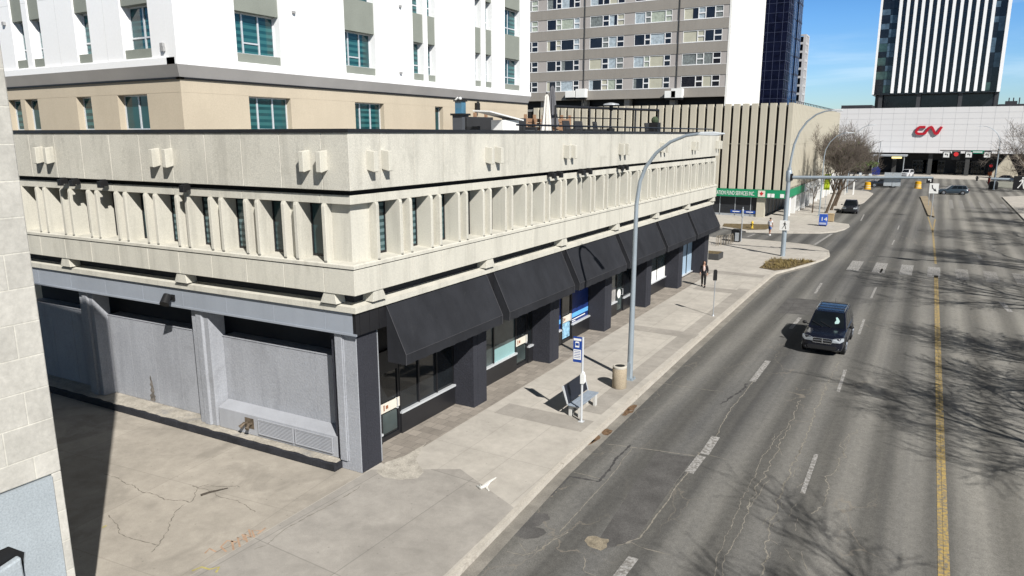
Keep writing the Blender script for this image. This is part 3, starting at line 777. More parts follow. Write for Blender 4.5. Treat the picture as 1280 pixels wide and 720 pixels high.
rs = [(2.67,4.9,3),(8.75,10.85,3),(13.8,14.72,1),(15.05,15.78,1),(19.65,20.35,1),(20.8,21.55,1),(23.05,25.0,2)]
ls = [(1.42,3.13,2),(5.2,6.2,1),(8.65,9.55,1),(9.95,10.9,1),(15,16.5,2),(19.5,21.,2)]
for fr, L, strips, nm in ((HR, LR, rs, 0), (HL, LL, ls, 1)):
    b = MB(); holed(b, fr, 0 if nm == 0 else .462, L, 12.72, HT, -.46, 0, [(a, c, 12.78, HT-1) for a, c, n in strips])
    for z in (15.62, 18.62, 21.62):
        pass
    b.build('cladding_wall', HW, B3)
    # thin panel seams
    b = MB(); s = 1.9
    cuts = sorted([0]+[v for a, c, n in strips for v in (a, c)]+[L])
    for i in range(0, len(cuts)-1, 2):
        a, c = cuts[i], cuts[i+1]
        if c-a > 1.2:
            k = int((c-a)/1.7)+1
            for j in range(1, k): x = a+(c-a)*j/k; b.box(x-.008, x+.008, -.01, .002, 12.6, HT, fr)
        for z in (15.35, 18.35, 21.35): b.box(max(a, .02)+.02, c-.02, -.01, .003, z, z+.012, fr)
    b.build('panel_seam', M('seam_grey', (.5,.5,.5)) if nm == 0 else bpy.data.materials['seam_grey'], B3)
    b = MB()
    for a, c, n in strips:
        zb = 12.78; z = 13.12
        while z < HT-2.2:
            b.box(a, c, -.46, -.07, zb, z, fr); hwin(fr, a, c, z, z+1.58, -.44, n); zb = z+1.58; z += 3.0
        b.box(a, c, -.46, -.07, zb, HT-1, fr)
    b.each('spandrel_panel', HG, B3)
    b = MB(); b.box(-.10 if nm == 0 else 0.001, L, -.46, .10, 12.48, 12.719, fr); b.build('base_trim', HW, B3)
    b = MB()
    b.add([fr(-.1 if nm else -.1, .1, 12.48), fr(L, .1, 12.48), fr(L, -.12, 12.05), fr(.12, -.12, 12.05)], [(0,1,2,3)]); b.box(.1, L, -.3, -.10, 11.98, 12.05, fr, 1)
    b.build('soffit', [HS, BLACK], B3)
    holes = [(a*1.0+.0, c*1.0, 9.75, 11.5) for a, c, n in strips if n > 0]
    if nm == 0: holes = [(3.2,5.4,9.75,11.5),(9.4,11.5,9.75,11.5),(15.8,16.55,9.75,11.5)]
    else: holes = [(2.2,4.1,9.75,11.5),(5.9,6.95,9.75,11.5),(9.9,10.95,9.75,11.5),(11.3,12.35,9.75,11.5)]
    ns = [3,3,1] if nm == 0 else [2,1,1,1]
    b = MB(); holed(b, fr, .16 if nm == 0 else .5, L, 0, 11.98, -.5, -.16, holes); b.box(.2, L, -.2, -.155, 11.52, 11.535, fr)
    b.build('lower_wall', HB, B3)
    for (a, c, z0, z1), n in zip(holes, ns): hwin(fr, a, c, z0, z1, -.48, n)
b = MB(); b.box(HX-LL, HX-.47, HY+.47, HY+LR-.1, 12.4, HT-.6); b.box(HX-LL, HX-.51, HY+.51, HY+LR-.05, 0, 12.3); b.build('core', M('dark_interior', (.03,.03,.03)), B3)
b = MB(); b.box(HX-LL, HX-.35, HY+LR, HY+LR+.1, 12.4, HT); b.build('cladding_wall', HW, B3)
b = MB()
for s, z in ((5.6, 14.95),(12.6,13.0),(12.7,16.2),(24.,19.)): b.box(s, s+.14, 0, .1, z, z+.1, HR)
for s, z in ((.6,12.95),(.62,13.1),(11.3,14.6)): b.box(s, s+.16, 0, .1, z, z+.14, HL)
b.each('wall_vent', M('grey_vent', (.3,.3,.3)), B3)
p = atX(594, 134, HX-.16)
b = MB(); b.box(p.x-.02, p.x+.1, p.y-.05, p.y+.05, p.z-.25, p.z+.25); b.lathe([(.02,-.32),(.13,-.2),(.13,.2),(.05,.32)], (p.x+.2, p.y, p.z), 8); b.build('wall_lantern', BLACK, B3)
# ------------------------------------------------------------------ grey apartment tower
AY, AXR, AXL = 97.0, -24.58, -64.0
B4 = thing('apartment_tower', 'grey-brown banded tower with white window frames and a blank white end wall', 'building', (AXR, AY, 0))
AB = M('grey_brown_band', (.265,.245,.22), .9, .05, .3, .08, 10, .2, streak=.08); AL = M('pale_grey_panel', (.36,.335,.32), .9, .05, .5, .05, 10)
AWH = M('white_frame', (.68,.68,.68), .5, .03); ADK = glass('dark_window', (.012,.013,.018), .08, .45)
CUR = [M('pale_green_curtain', (.34,.38,.32), .7, .25, 3.), M('pale_blue_curtain', (.34,.40,.44), .7, .3, 3.), M('grey_curtain', (.16,.18,.18), .7, .4, 4.), M('cream_blind', (.42,.41,.33), .7, .1)]
def AF(s, o, z): return (AXR+s, AY-o, z)        # s negative runs left
FLH, Z0, NF = 2.83, 16.06, 8
wins = []
for k in range(5):
    base = -6.0-6.66*k
    wins += [(base+(.02 if k % 2 else .1), base+5.2)]
b = MB(); b.box(AXL, AXR-.01, AY, AY+19.4, 15.0, 41); b.build('core', M('dark_room', (.02,.02,.022)), B4)
b = MB(); b.box(AXL-AXR, 0, 0, .18, 14.95, Z0-.02, AF)
for i in range(NF): b.box(AXL-AXR, 0, 0, .18, Z0+FLH*i+1.5, Z0+FLH*(i+1)-.02, AF)
b.build('wall_band', AB, B4)
b = MB()
for i in range(NF): holed(b, AF, AXL-AXR, 0, Z0+FLH*i-.02, Z0+FLH*i+1.5, 0, .12, [(a, c, Z0+FLH*i, Z0+FLH*i+1.48) for a, c in wins])
b.build('pier_panel', AL, B4)
b = MB()
for i in range(NF+1): b.box(AXL-AXR, 0, .1, .2, Z0+FLH*i-.045, Z0+FLH*i-.015, AF)
b.build('ledge', AWH, B4)
b = MB()
for x in (-6.45, -19.95, -33.4): b.tube([AF(x,.25,13.8), AF(x,.25,41)], .07, 6)
b.build('downpipe', M('dark_pipe', (.06,.06,.06)), B4)
rr = random.Random(3)
for i in range(NF):
    for wi, (a, c) in enumerate(wins):
        z0, z1 = Z0+FLH*i, Z0+FLH*i+1.48; w = c-a
        xs = [0, .29, .44, .83, 1.] if (wi+i*0) % 2 else [0, .38, .56, .80, 1.]
        f = MB()
        f.box(a, c, .02, .14, z0, z0+.08, AF); f.box(a, c, .02, .14, z1-.08, z1, AF)
        for q in xs: x = a+w*q; f.box(max(a, x-.05), min(c, x+.05), .02, .15, z0+.08, z1-.08, AF)
        for j in (1, 3): f.box(a+w*xs[j]+.05, a+w*xs[j+1]-.05, .02, .14, z0+.66, z0+.82, AF)
        wo = f.build('window', AWH, B4)
        cu = {0: MB(), 1: MB(), 2: MB(), 3: MB(), 4: MB()}
        for j in range(4):
            big = j in (0, 2); q = rr.random()
            k = 0 if q < (.3 if big else .6) else rr.choice((1,2,3,3,4,2))
            xa, xc = a+w*xs[j]+.05, a+w*xs[j+1]-.05
            if big and k and rr.random() < .4: xm = xa+(xc-xa)*rr.choice((.3,.6)); cu[k].box(xa, xm, .03, .06, z0+.08, z1-.08, AF); cu[0].box(xm, xc, .03, .06, z0+.08, z1-.08, AF)
            else: cu[k].box(xa, xc, .03, .06, z0+.08, z1-.08, AF)
        for k, m in cu.items():
            m.each('pane' if k == 0 else 'curtain', ADK if k == 0 else CUR[k-1], wo)
b = MB(); b.box(AXR-.0, AXR+.25, AY-.18, AY+19.5, 13.6, 41); b.build('end_wall', M('white_brick_end_wall', (.74,.73,.70), .85, .03, .5, .06, 16), B4)
b = MB()
for z in range(15, 40, 1): b.box(AXR+.25, AXR+.253, AY, AY+19.3, z, z+.02)
b.build('end_wall_joint', AL, B4)
b = MB(); b.box(AXL, AXR, AY+1.5, AY+18, 13, 15.0, None, 1); b.box(AXL-AXR, 0, .0, .5, 14.80, 14.96, AF)
for x in (-7, -13.5, -20, -26.6, -33): b.box(x-.4, x+.4, -1.2, -.1, 13, 14.9, AF)
b.build('open_base', [AB, BLACK], B4)
for px_, n in ((713,1),(726,2),(838,1),(846,2)):
    p = atY(px_, 117, AY-.9); b = MB(); b.box(p.x-.75, p.x+.75, AY-1.1, AY-.22, p.z-.55, p.z+.35+.3*(n-1)); b.box(p.x-.7, p.x+.7, AY-.9, AY-.2, p.z-.8, p.z-.55, None, 1)
    b.build('air_conditioner', [WHITE, BLACK], B4, bevel=.03)
# ------------------------------------------------------------------ finned concrete office block with the green shop fascia
FX, FY, FZ = -15.3, 92.0, 13.65
B5 = thing('office_block', 'three storey block of beige vertical concrete fins above a green shop fascia', 'building', (FX, FY, 0))
FIN = M('ribbed_beige_concrete', (.455,.42,.34), .92, .06, .4, .12, 12, .2, streak=.14)
def FF(s, o, z): return (FX-s, FY-o, z)
def FR(s, o, z): return (FX+o, FY+s, z)
b = MB(); b.box(-52, FX-.36, FY+.36, FY+46.6, 3.4, 13.4); b.build('core', DARKGAP, B5)
fm = MB(); fm.prism([(0,-.36),(.06,0),(.76,0),(.82,-.36)], 3.4, FZ, lambda s, o, z: (s, -o, z))
fme = fm.mesh('fin', (0,0,0), (FIN,)); 
def putfin(M4):
    o = bpy.data.objects.new('fin', fme); COL.objects.link(o); o.parent = B5; o.matrix_local = M4
PF = 1.07
for i in range(32): putfin(Matrix.Translation((-(.78+PF*i)-.82, 0, 0)))
b = MB(); b.box(0, .52, -.36, 0, 3.4, FZ, FF); b.box(0.36, 47, -.36, 0, 3.4, 3.6, FR); b.box(45.5, 47, -.36, 0, 3.4, FZ, FR); b.build('corner_panel', FIN, B5)
for i in range(42): putfin(Matrix.Translation((0, .5+PF*i, 0)) @ Matrix.Rotation(R(90), 4, 'Z'))
b = MB(); b.box(-52, FX-.3, FY+.3, FY+46.6, FZ-.5, FZ-.2); b.build('roof', M('gravel_roof', (.2,.2,.19)), B5)
b = MB(); b.box(.0, 38, -.02, .012, 8.85, 8.89, FF); b.box(0, 47, -.02, .012, 8.85, 8.89, FR); b.build('floor_joint', FIN, B5)
b = MB()
for i in range(32): b.tube([FR(1+i*1.45,-.6,FZ-.2), FR(1+i*1.45,-.6,FZ+.45)], .05, 5)
b.tube([FR(1,-.6,FZ+.42), FR(46,-.6,FZ+.42)], .04, 5); b.build('roof_railing', BLKM, B5)
GRN = M('green_sign_band', (.012,.22,.10), .5, .06)
b = MB(); b.box(-.1, 38, -.3, .12, 2.42, 3.38, FF); b.box(0, 13, -.3, .12, 2.42, 3.38, FR); fas = b.build('fascia', GRN, B5)
b = MB(); b.box(13, 47, -.3, .10, 2.42, 3.38, FR); b.build('fascia', WHITE, B5)
def text_mesh(body, size, ext=.01):
    cu = bpy.data.curves.new('lettering', 'FONT'); cu.body = body; cu.size = size; cu.extrude = ext; cu.resolution_u = 3
    o = bpy.data.objects.new('tmp_text', cu); COL.objects.link(o); dg = bpy.context.evaluated_depsgraph_get(); dg.update()
    me = bpy.data.meshes.new_from_object(o.evaluated_get(dg)); bpy.data.objects.remove(o); bpy.data.curves.remove(cu)
    return me
def text_obj(body, size, mat, parent, width, T, ext=.01, name='lettering'):
    me = text_mesh(body, size, ext); off = ORG.get(parent.name, Vector((0,0,0)))
    w = max(v.co.x for v in me.vertices) - min(v.co.x for v in me.vertices); k = width/w if width else 1
    for v in me.vertices: v.co = Vector(T(v.co.x*k, v.co.y, v.co.z)) - off
    me.materials.clear(); me.materials.append(mat)
    o = bpy.data.objects.new(name, me); COL.objects.link(o); o.parent = parent; ORG[o.name] = off; return o
xr = atY(943, 240, FY-.14).x; xl = atY(896, 240, FY-.14).x
wd = (xr-xl)*1.05
text_obj('EDUCATION FUND SERVICES INC.', .72, WHITE, fas, wd*1.16, lambda x, y, z: (xr-wd*1.16+x, FY-.135-z, 2.62+y))
p = atY(952, 241, FY-.14)
b = MB(); b.box(p.x-.42, p.x+.42, FY-.15, FY-.121, 2.52, 3.28); b.build('sign_panel', WHSIGN, fas)
b = MB(); b.prism([(p.x+q*.25*r_, 2.92+w*.25*r_) for q, w, r_ in ((0,1.2,1),(.3,.5,1),(1,.3,1),(.6,-.3,1),(.3,-.9,1),(-.3,-.9,1),(-.6,-.3,1),(-1,.3,1),(-.3,.5,1))], -.165, -.151, lambda x, z, o: (x, FY+o, z)); b.build('sign_emblem', M('sign_red', (.45,.03,.03)), fas)
b = MB()
for px_ in (962, 966, 978): 
    q = atY(px_, 243, FY-.14); b.box(q.x-.25, q.x+.2, FY-.14, FY-.121, 2.5, 2.95)
b.build('sign_panel', WHITE, fas)
# shop level
b = MB(); b.box(-52, -18, FY+.6, FY+44, 0, 3.4); b.build('shopfront_wall', M('dark_shopfront', (.02,.022,.025), .4, .2, spec=.4), B5)
b = MB()
for i in range(11):
    x = -19.5-i*1.9; b.box(x-.04, x+.04, FY+.52, FY+.6, 0, 2.5)
b.box(-52,-18.8, FY+.52, FY+.6, .0, .25); b.box(-52,-18.8, FY+.5, FY+.6, 2.36, 2.44)
for i in range(14): b.box(-18, -17.93, FY+2+i*2.4, FY+2.08+i*2.4, 0, 2.5)
b.each('shopfront_frame', GALV, B5)
b = MB(); b.box(-18.75, -17.8, FY+.3, FY+1.0, 0, 2.42); b.build('pillar', FIN, B5)
for i in range(12):
    y = FY+3.0+i*3.9; b = MB(); b.box(FX-.55, FX-.02, y, y+.9, 0, 2.42); b.build('column', WHITE, B5)
b = MB(); b.box(-18, FX, FY+.3, FY+46, 3.30, 3.40); b.build('soffit', AL, B5)
# ------------------------------------------------------------------ glass towers
def tower(name, label, x0, x1, y0, y1, z1, gx, gz, gm, mm, mw=.06):
    r = thing(name, label, 'building', (x1, y0, 0)); b = MB(); b.box(x0, x1, y0, y1, 0, z1); b.build('curtain_wall', gm, r)
    b = MB(); x = x0
    while x <= x1+.01: b.box(x-mw/2, x+mw/2, y0-.05, y0, 8, z1); x += gx
    z = 8.
    while z < z1: b.box(x0, x1, y0-.04, y0-.001, z, z+mw); b.box(x1+.001, x1+.04, y0, y1, z, z+mw*1.2); z += gz
    y = y0
    while y <= y1+.01: b.box(x1, x1+.05, y-mw/2, y+mw/2, 8, z1); y += gx*1.5
    b.build('mullion', mm, r); return r
NAVY = glass('navy_curtain_glass', (.006,.008,.022), .05, .35); SKYG = glass('blue_curtain_glass', (.05,.11,.24), .1, .9)
tower('glass_tower', 'dark navy glass tower with a square mullion grid beside the blank white end wall', -36, -27.08, 150, 155.2, 62, 1.33, 1.75, NAVY, M('navy_mullion', (.05,.06,.11), .5))
r = tower('glass_tower', 'pale blue reflective glass tower slice beside the dark navy one', -37, -27.6, 157, 161.5, 60, 1.33, 3.5, SKYG, M('dark_mullion', (.02,.03,.06), .5))
r = tower('glass_tower', 'slim dark blue glass tower slice behind the pale blue one', -37, -27.5, 163, 168, 59, 1.2, 3.5, SKYG, bpy.data.materials['dark_mullion'], .3)
LT = thing('lattice_tower', 'white concrete lattice tower with deep dark openings beyond the glass towers', 'building', (-27.3, 172, 0))
b = MB(); b.box(-35.1, -27.6, 172.4, 175.6, 0, 30.6); b.build('wall', M('deep_shadow_glass', (.015,.016,.02), .3), LT)
b = MB(); holes = []
z = 8.4
LTF = lambda s, o, z: (-27.3+o, 172+s, z)
LTG = lambda s, o, z: (-27.3-s, 172-o, z)
while z < 29.5:
    for s in range(5): holes.append((s*1.6+.25, s*1.6+1.4, z, z+1.3))
    z += 1.75
holed(b, LTF, .301, 4, 0, 31, -.3, .3, [h for h in holes if h[1] < 3.9]); holed(b, LTG, -.3, 8, 0, 31, -.3, .3, holes); b.build('lattice', M('pale_lattice_concrete', (.42,.42,.43)), LT)
# ------------------------------------------------------------------ white podium and striped tower with the red letters
B6 = thing('station_podium', 'long low white panelled building with red letters over a dark ground floor', 'building', (-4, 211, 0))
PW = M('white_stone_panel', (.62,.61,.61), .8, .02, .1, .03, 8)
b = MB(); b.box(-28, 75, 211, 250, 5.45, 16.55); b.build('wall', PW, B6)
b = MB()
for i in range(1, 8): b.box(-28, 75, 210.985, 211, 5.45+i*1.39, 5.5+i*1.39)
x = -27
while x < 75: b.box(x, x+.05, 210.987, 211, 5.45, 16.55); x += 2.7
b.build('panel_joint', M('grey_joint', (.40,.40,.41)), B6)
b = MB(); b.box(-28, 75, 221, 250, 0, 5.45); b.build('recessed_wall', M('dark_lobby_wall', (.02,.02,.022), .5), B6)
b = MB()
for x in range(-26, 74, 8): b.box(x, x+.9, 212, 213, 0, 5.45)
b.each('column', M('dark_column', (.05,.05,.05)), B6)
for px_ in (1150, 1163, 1172, 1205, 1222):
    p = atY(px_, 205, 220.9); b = MB(); b.box(p.x-1.7, p.x+1.7, 220.7, 221, .1, 3.0, None, 1)
    for k in range(5): b.box(p.x-1.75+k*.82, p.x-1.6+k*.82, 220.6, 220.75, .1, 3.0)
    b.box(p.x-1.75, p.x+1.68, 220.6, 220.75, 2.2, 2.35); b.box(p.x-1.75, p.x+1.68, 220.6, 220.75, 3.0, 3.4)
    b.build('door', [M('dull_door_frame', (.10,.10,.10)) if 'dull_door_frame' not in bpy.data.materials else bpy.data.materials['dull_door_frame'], SHOPG], B6)
# the joined two letters
pts0 = [(1.25,1.0),(.55,1.0),(.3,.86),(.08,.3),(.2,.06),(.45,0),(1.1,0),(1.28,.1),(1.72,.9),(1.95,1.0),(2.12,.9),(2.55,.1),(2.75,0),(2.92,.1),(3.35,1.04)]
xl = -5.5; wL = 5.6/3.35; hL = 1.65
P2 = [Vector((xl+a*wL, 10.15+c*hL)) for a, c in pts0]
def stroke(P, w):
    Lf, Rt = [], []
    for i, p in enumerate(P):
        d1 = (P[i]-P[i-1]).normalized() if i else (P[1]-P[0]).normalized(); d2 = (P[i+1]-P[i]).normalized() if i < len(P)-1 else d1
        n1 = Vector((-d1.y, d1.x)); n2 = Vector((-d2.y, d2.x)); m = (n1+n2).normalized(); k = w/2/max(.6, m.dot(n1)); Lf.append(p+m*k); Rt.append(p-m*k)
    return Lf, Rt
def letters(name, mat, w, y0, y1, d=(0,0)):
    Lf, Rt = stroke(P2, w); b = MB()
    for i in range(len(P2)-1):
        b.prism([(Lf[i].x+d[0],Lf[i].y+d[1]), (Lf[i+1].x+d[0],Lf[i+1].y+d[1]), (Rt[i+1].x+d[0],Rt[i+1].y+d[1]), (Rt[i].x+d[0],Rt[i].y+d[1])], y0, y1, lambda x, z, y: (x, y, z))
    return b.build(name, mat, B6)
letters('lettering', M('red_letters', (.42,.012,.025), .45, .08), .56, 210.55, 210.97)
# striped tower
B7 = thing('office_tower', 'tall dark glass tower striped with white vertical fins above the white podium', 'building', (-2.7, 225, 0))
TX0, TX1, TZ0 = -17.3, 11.85, 20.75
TG = glass('black_tower_glass', (.012,.016,.022), .07, .45)
b = MB(); b.box(TX0+.3, TX1-.3, 225.4, 245, TZ0, 62); b.build('curtain_wall', TG, B7)
b = MB(); WF = M('white_precast_fin', (.78,.78,.78), .7, .02)
for i in range(13):
    x = -12.85+i*1.725; f = MB(); f.box(x, x+.72, 224.3, 225.45, TZ0+.1, 62); f.build('fin', WF, B7)
for x0, x1 in ((TX0, TX0+.45), (TX1-.75, TX1)): f = MB(); f.box(x0, x1, 224.2, 245, TZ0-.2, 62); f.build('corner_fin', WF, B7)
tint = [glass('green_tower_pane', (.03,.06,.055), .08, .5), glass('blue_tower_pane', (.05,.08,.11), .08, .5), glass('black_tower_pane', (.006,.007,.01), .08, .4)]
bs = [MB(), MB(), MB()]; mull = MB()
for x0, n in ((TX0+.5, 2), (8.35, 2)):
    wdt = 2.05 if x0 < 0 else 1.35
    for k in range(n):
        z = TZ0+.2; i = 0
        while z < 60:
            h = 1.5 if i % 2 else 2.1; bs[rr.choice((0,1,2,2,2) if i % 2 == 0 else (2,2,1))].box(x0+k*wdt, x0+(k+1)*wdt-.06, 225.2, 225.38, z, z+h-.08); z += h; i += 1
for q, m in zip(bs, tint): q.each('pane', m, B7)
z = TZ0
while z < 60: mull.box(TX0+.4, TX1-.5, 225.3, 225.395, z, z+.12); z += 1.8
mull.box(-12.8, -12.7, 225.3, 225.39, TZ0, 61)
mull.build('mullion', M('dark_tower_mullion', (.03,.03,.035), .4), B7)
b = MB(); b.box(TX0+.6, TX1-.6, 229, 244, 16.5, TZ0); b.box(TX0, TX1, 224.5, 245, TZ0-.25, TZ0+.05)
b.build('recessed_base', glass('base_glass', (.012,.014,.018), .1, .4), B7)
b = MB()
for x in (-15.6, -6.5, 3, 10.9): b.box(x, x+.9, 225, 226.4, 16.5, TZ0-.2)
b.each('column', M('dark_tower_column', (.04,.042,.046)), B7)
b = MB(); b.box(-23.5, -16.2, 214, 222, 16.5, 17.5); b.build('roof_plant', M('dark_roof_plant', (.025,.025,.03)), B6)
b = MB(); b.box(11.5, 20, 216, 224, 16.5, 17.2); 
for x in (13.5, 14.4, 15.6): b.tube([(x,216.5,17.2),(x,216.5,18.7)], .12, 6)
b.box(12.8, 15.2, 216, 217, 17.2, 17.9); b.build('roof_plant', bpy.data.materials['dark_roof_plant'], B6)
# concrete stair wedge to the right of the lobby
RS = thing('stair_ramp', 'pale triangular concrete stair wall with a sloping beam at the end of the podium', 'stairs', (14, 204, 0))
b = MB(); b.prism([(11.3,1.0),(14.0,5.4),(16.4,1.0),(16.4,0),(11.3,0)], 203.5, 206, lambda x, z, y: (x, y, z)); b.build('stair_wall', M('pale_stair_concrete', (.42,.38,.3)), RS)
b = MB(); b.prism([(15.1,5.5),(15.7,5.5),(19.6,.3),(18.9,.3)], 203, 204, lambda x, z, y: (x, y, z)); b.build('stair_beam', bpy.data.materials['pale_stair_concrete'], RS)
# ------------------------------------------------------------------ street lamps
def davit(name, label, base, pts, r0, r1, head, mat=POLE, group=None, cat='street lamp', flange=True):
    """pts: path (dx, dz) in the plane across the street; head: luminaire length"""
    t = thing(name, label, cat, base, group)
    B = Vector(base); n = len(pts); P = [B+Vector((a, 0, z)) for a, z in pts]
    L = [0]
    for i in range(1, n): L.append(L[-1]+(P[i]-P[i-1]).length)
    b = MB(); b.tube(P, [r0+(r1-r0)*(q/L[-1]) for q in L], 12); b.build('pole', mat, t, smooth=True)
    if flange:
        f = MB(); f.box(B.x-.2, B.x+.2, B.y-.2, B.y+.2, B.z, B.z+.04); f.box(B.x-.07, B.x+.07, B.y-r0-.02, B.y-r0+.02, B.z+.03, B.z+.75)
        for a in (-.15, .15):
            for c in (-.15, .15): f.tube([(B.x+a,B.y+c,B.z+.03),(B.x+a,B.y+c,B.z+.12)], .025, 6)
        f.build('base_plate', mat, t)
    e = P[-1]; s_ = 1 if pts[-1][0] > pts[0][0] else -1
    h = MB(); h.prism([(0,-.05),(.2,-.07),(.75*head,-.08),(head,-.03),(head,.02),(.6*head,.07),(.1,.06)], -.17, .17, lambda x, z, y: (e.x+s_*(x-.1), e.y+y, e.z+z))
    h.build('lamp_head', M('pale_lamp_housing', (.55,.58,.6), .4) if 'pale_lamp_housing' not in bpy.data.materials else bpy.data.materials['pale_lamp_housing'], t, bevel=.03)
    return t
davit('street_lamp', 'tall grey street lamp with a curved arm standing by the kerb beside the concrete bin', (-10.15,27.2,0),
      [(0,.03),(.01,3),(.03,7.3),(.14,8.2),(.35,8.75),(.75,9.3),(1.3,9.72),(1.9,9.96),(2.45,10.03)], .125, .055, .95)
lampM = bpy.data.materials['pale_lamp_housing']
# signal pole with its lamp arm and overhead mast arm
SGX, SGY = -10.40, 63.1
t = thing('signal_pole', 'thick grey pole at the crosswalk carrying a long overhead arm and a curved lamp arm', 'traffic pole', (SGX,SGY,0))
b = MB(); b.tube([(SGX,SGY,0),(SGX,SGY,3),(SGX,SGY,7.35)], [.2,.185,.16], 14); b.lathe([(.21,6.2),(.24,6.25),(.24,7.0),(.2,7.1)], (SGX,SGY,0), 14); b.build('pole', POLE, t, smooth=True)
b = MB(); b.tube([(SGX,SGY,7.3),(SGX+.06,SGY,8),(SGX+.22,SGY,9.2),(SGX+.55,SGY,10.2),(SGX+1.05,SGY,11.0),(SGX+1.7,SGY,11.55),(SGX+2.35,SGY,11.8),(SGX+2.9,SGY,11.85)], [.1,.095,.09,.08,.075,.065,.055,.05], 10); b.build('lamp_arm', POLE, t, smooth=True)
b = MB(); b.box(SGX+2.8, SGX+3.6, SGY-.15, SGY+.15, 11.78, 11.9); b.build('lamp_head', lampM, t, bevel=.03)
b = MB(); b.tube([(SGX+.1,SGY-.02,6.55),(SGX+4,SGY-.02,6.66),(SGX+10.25,SGY-.02,6.82)], [.145,.125,.09], 12); b.build('mast_arm', POLE, t, smooth=True)
b = MB(); b.box(SGX+.1, SGX+.3, SGY-.2, SGY+.2, 6.3, 6.85); b.build('arm_bracket', BLACK, t)
b = MB(); b.box(-3.42, -2.86, SGY+.12, SGY+.26, 6.1, 7.12); b.box(-2.83, -2.26, SGY+.12, SGY+.26, 6.1, 7.12); b.box(-3.3,-2.4, SGY+.0, SGY+.14, 6.55, 6.75); b.build('sign_back', M('dull_aluminium_back', (.42,.45,.47), .5, .08, metal=.3), t)
b = MB(); b.box(-5.2,-5.02, SGY+.0, SGY+.2, 6.85, 7.05); b.box(-4.5,-4.3, SGY+.0, SGY+.2, 6.85, 7.0); b.build('detector', lampM, t)
def walker(b, cx, y, cz, h, T=None):
    k = h/2.; q = lambda pts: b.prism([(cx+a*k, cz+c*k) for a, c in pts], y-.006, y, lambda x, z, o: (x, o, z))
    q([(.05+.13*math.cos(a), .78+.13*math.sin(a)) for a in [i*6.283/10 for i in range(10)]])
    q([(-.12,.55),(.16,.58),(.2,.05),(-.08,.0)]); q([(.16,.55),(.42,.2),(.36,.14),(.1,.42)]); q([(-.12,.55),(-.4,.25),(-.34,.17),(-.05,.4)])
    q([(-.08,.05),(.07,.05),(-.2,-.45),(-.42,-.82),(-.55,-.75),(-.3,-.4)]); q([(.06,.05),(.2,.05),(.3,-.4),(.42,-.85),(.28,-.9),(.14,-.42)])
b = MB(); b.box(SGX-.38, SGX+.38, SGY-.26, SGY-.23, 2.2, 3.02); b.box(SGX-.05,SGX+.05,SGY-.23,SGY-.1,2.4,2.8); sgn = b.build('pedestrian_sign', WHITE, t)
b = MB(); walker(b, SGX, SGY-.261, 2.62, .70); b.build('walking_figure', BLACK, sgn)
t = thing('signal_pole', 'overhead arm on a grey pole with a black walking figure sign hung on it', 'traffic pole', (11.5,SGY,0))
b = MB(); b.tube([(11.5,SGY,0),(11.5,SGY,7.3)], [.2,.16], 12); b.build('pole', POLE, t, smooth=True)
b = MB(); b.tube([(11.4,SGY,6.7),(3.5,SGY,6.86)], [.14,.08], 10); b.build('mast_arm', POLE, t, smooth=True)
b = MB(); b.box(4.86, 5.92, SGY-.3, SGY-.12, 6.12, 7.1); sgn = b.build('pedestrian_sign', BLACK, t)
b = MB(); walker(b, 5.37, SGY-.301, 6.62, .92); b.build('walking_figure', WHITE, sgn)
# the other lamps up the street
def small_davit(label, base, h, reach, r=.09, s=1):
    pts = [(0,0),(0,h*.72),(.1*s,h*.8),(reach*.22*s,h*.89),(reach*.5*s,h*.96),(reach*.8*s,h*.995),(reach*s,h)]
    return davit('street_lamp', label, base, pts, r, .04, .8, POLE, 'curved lamps up the street')
small_davit('thin curved street lamp in front of the row of bare trees', (-12.1,97.3,0), 10.2, 2.4)
small_davit('curved street lamp rising behind the crown of the bare trees', (-13.2,140,0), 11.6, 3.0)
small_davit('curved street lamp with its arm over the road in front of the white podium', (9.58,161,0), 11.5, 3.0, .1, -1)
# slim posts
t = thing('parking_sign', 'thin post with a small dark sign seen edge-on at the kerb near the walking woman', 'sign post', (-10.0,39.7,0))
b = MB(); b.tube([(-10,39.7,0),(-10,39.7,2.35)], .028, 8); b.lathe([(.09,0),(.05,.05),(.03,.1)], (-10,39.7,0), 10); b.build('post', GALV, t)
b = MB(); b.prism([(-.11,2.05),(.11,2.05),(.12,2.2),(.11,2.6),(.06,2.66),(-.06,2.66),(-.11,2.6),(-.12,2.2)], -.03, .03, lambda a, z, d: (-10+a*.8+d*.4, 39.7-.05+a*.5-d, z)); b.build('sign_plate', BLACK, t)
# bus stop
BX, BY = -9.98, 22.05
t = thing('bus_stop_sign', 'slim grey bus stop post with a blue and white sign panel beside the bench', 'bus stop', (BX,BY,0))
b = MB(); b.tube([(BX,BY,0),(BX,BY,3.12)], .04, 10); b.box(BX-.09,BX+.09,BY-.09,BY+.09,0,.02); b.build('post', ALU, t)
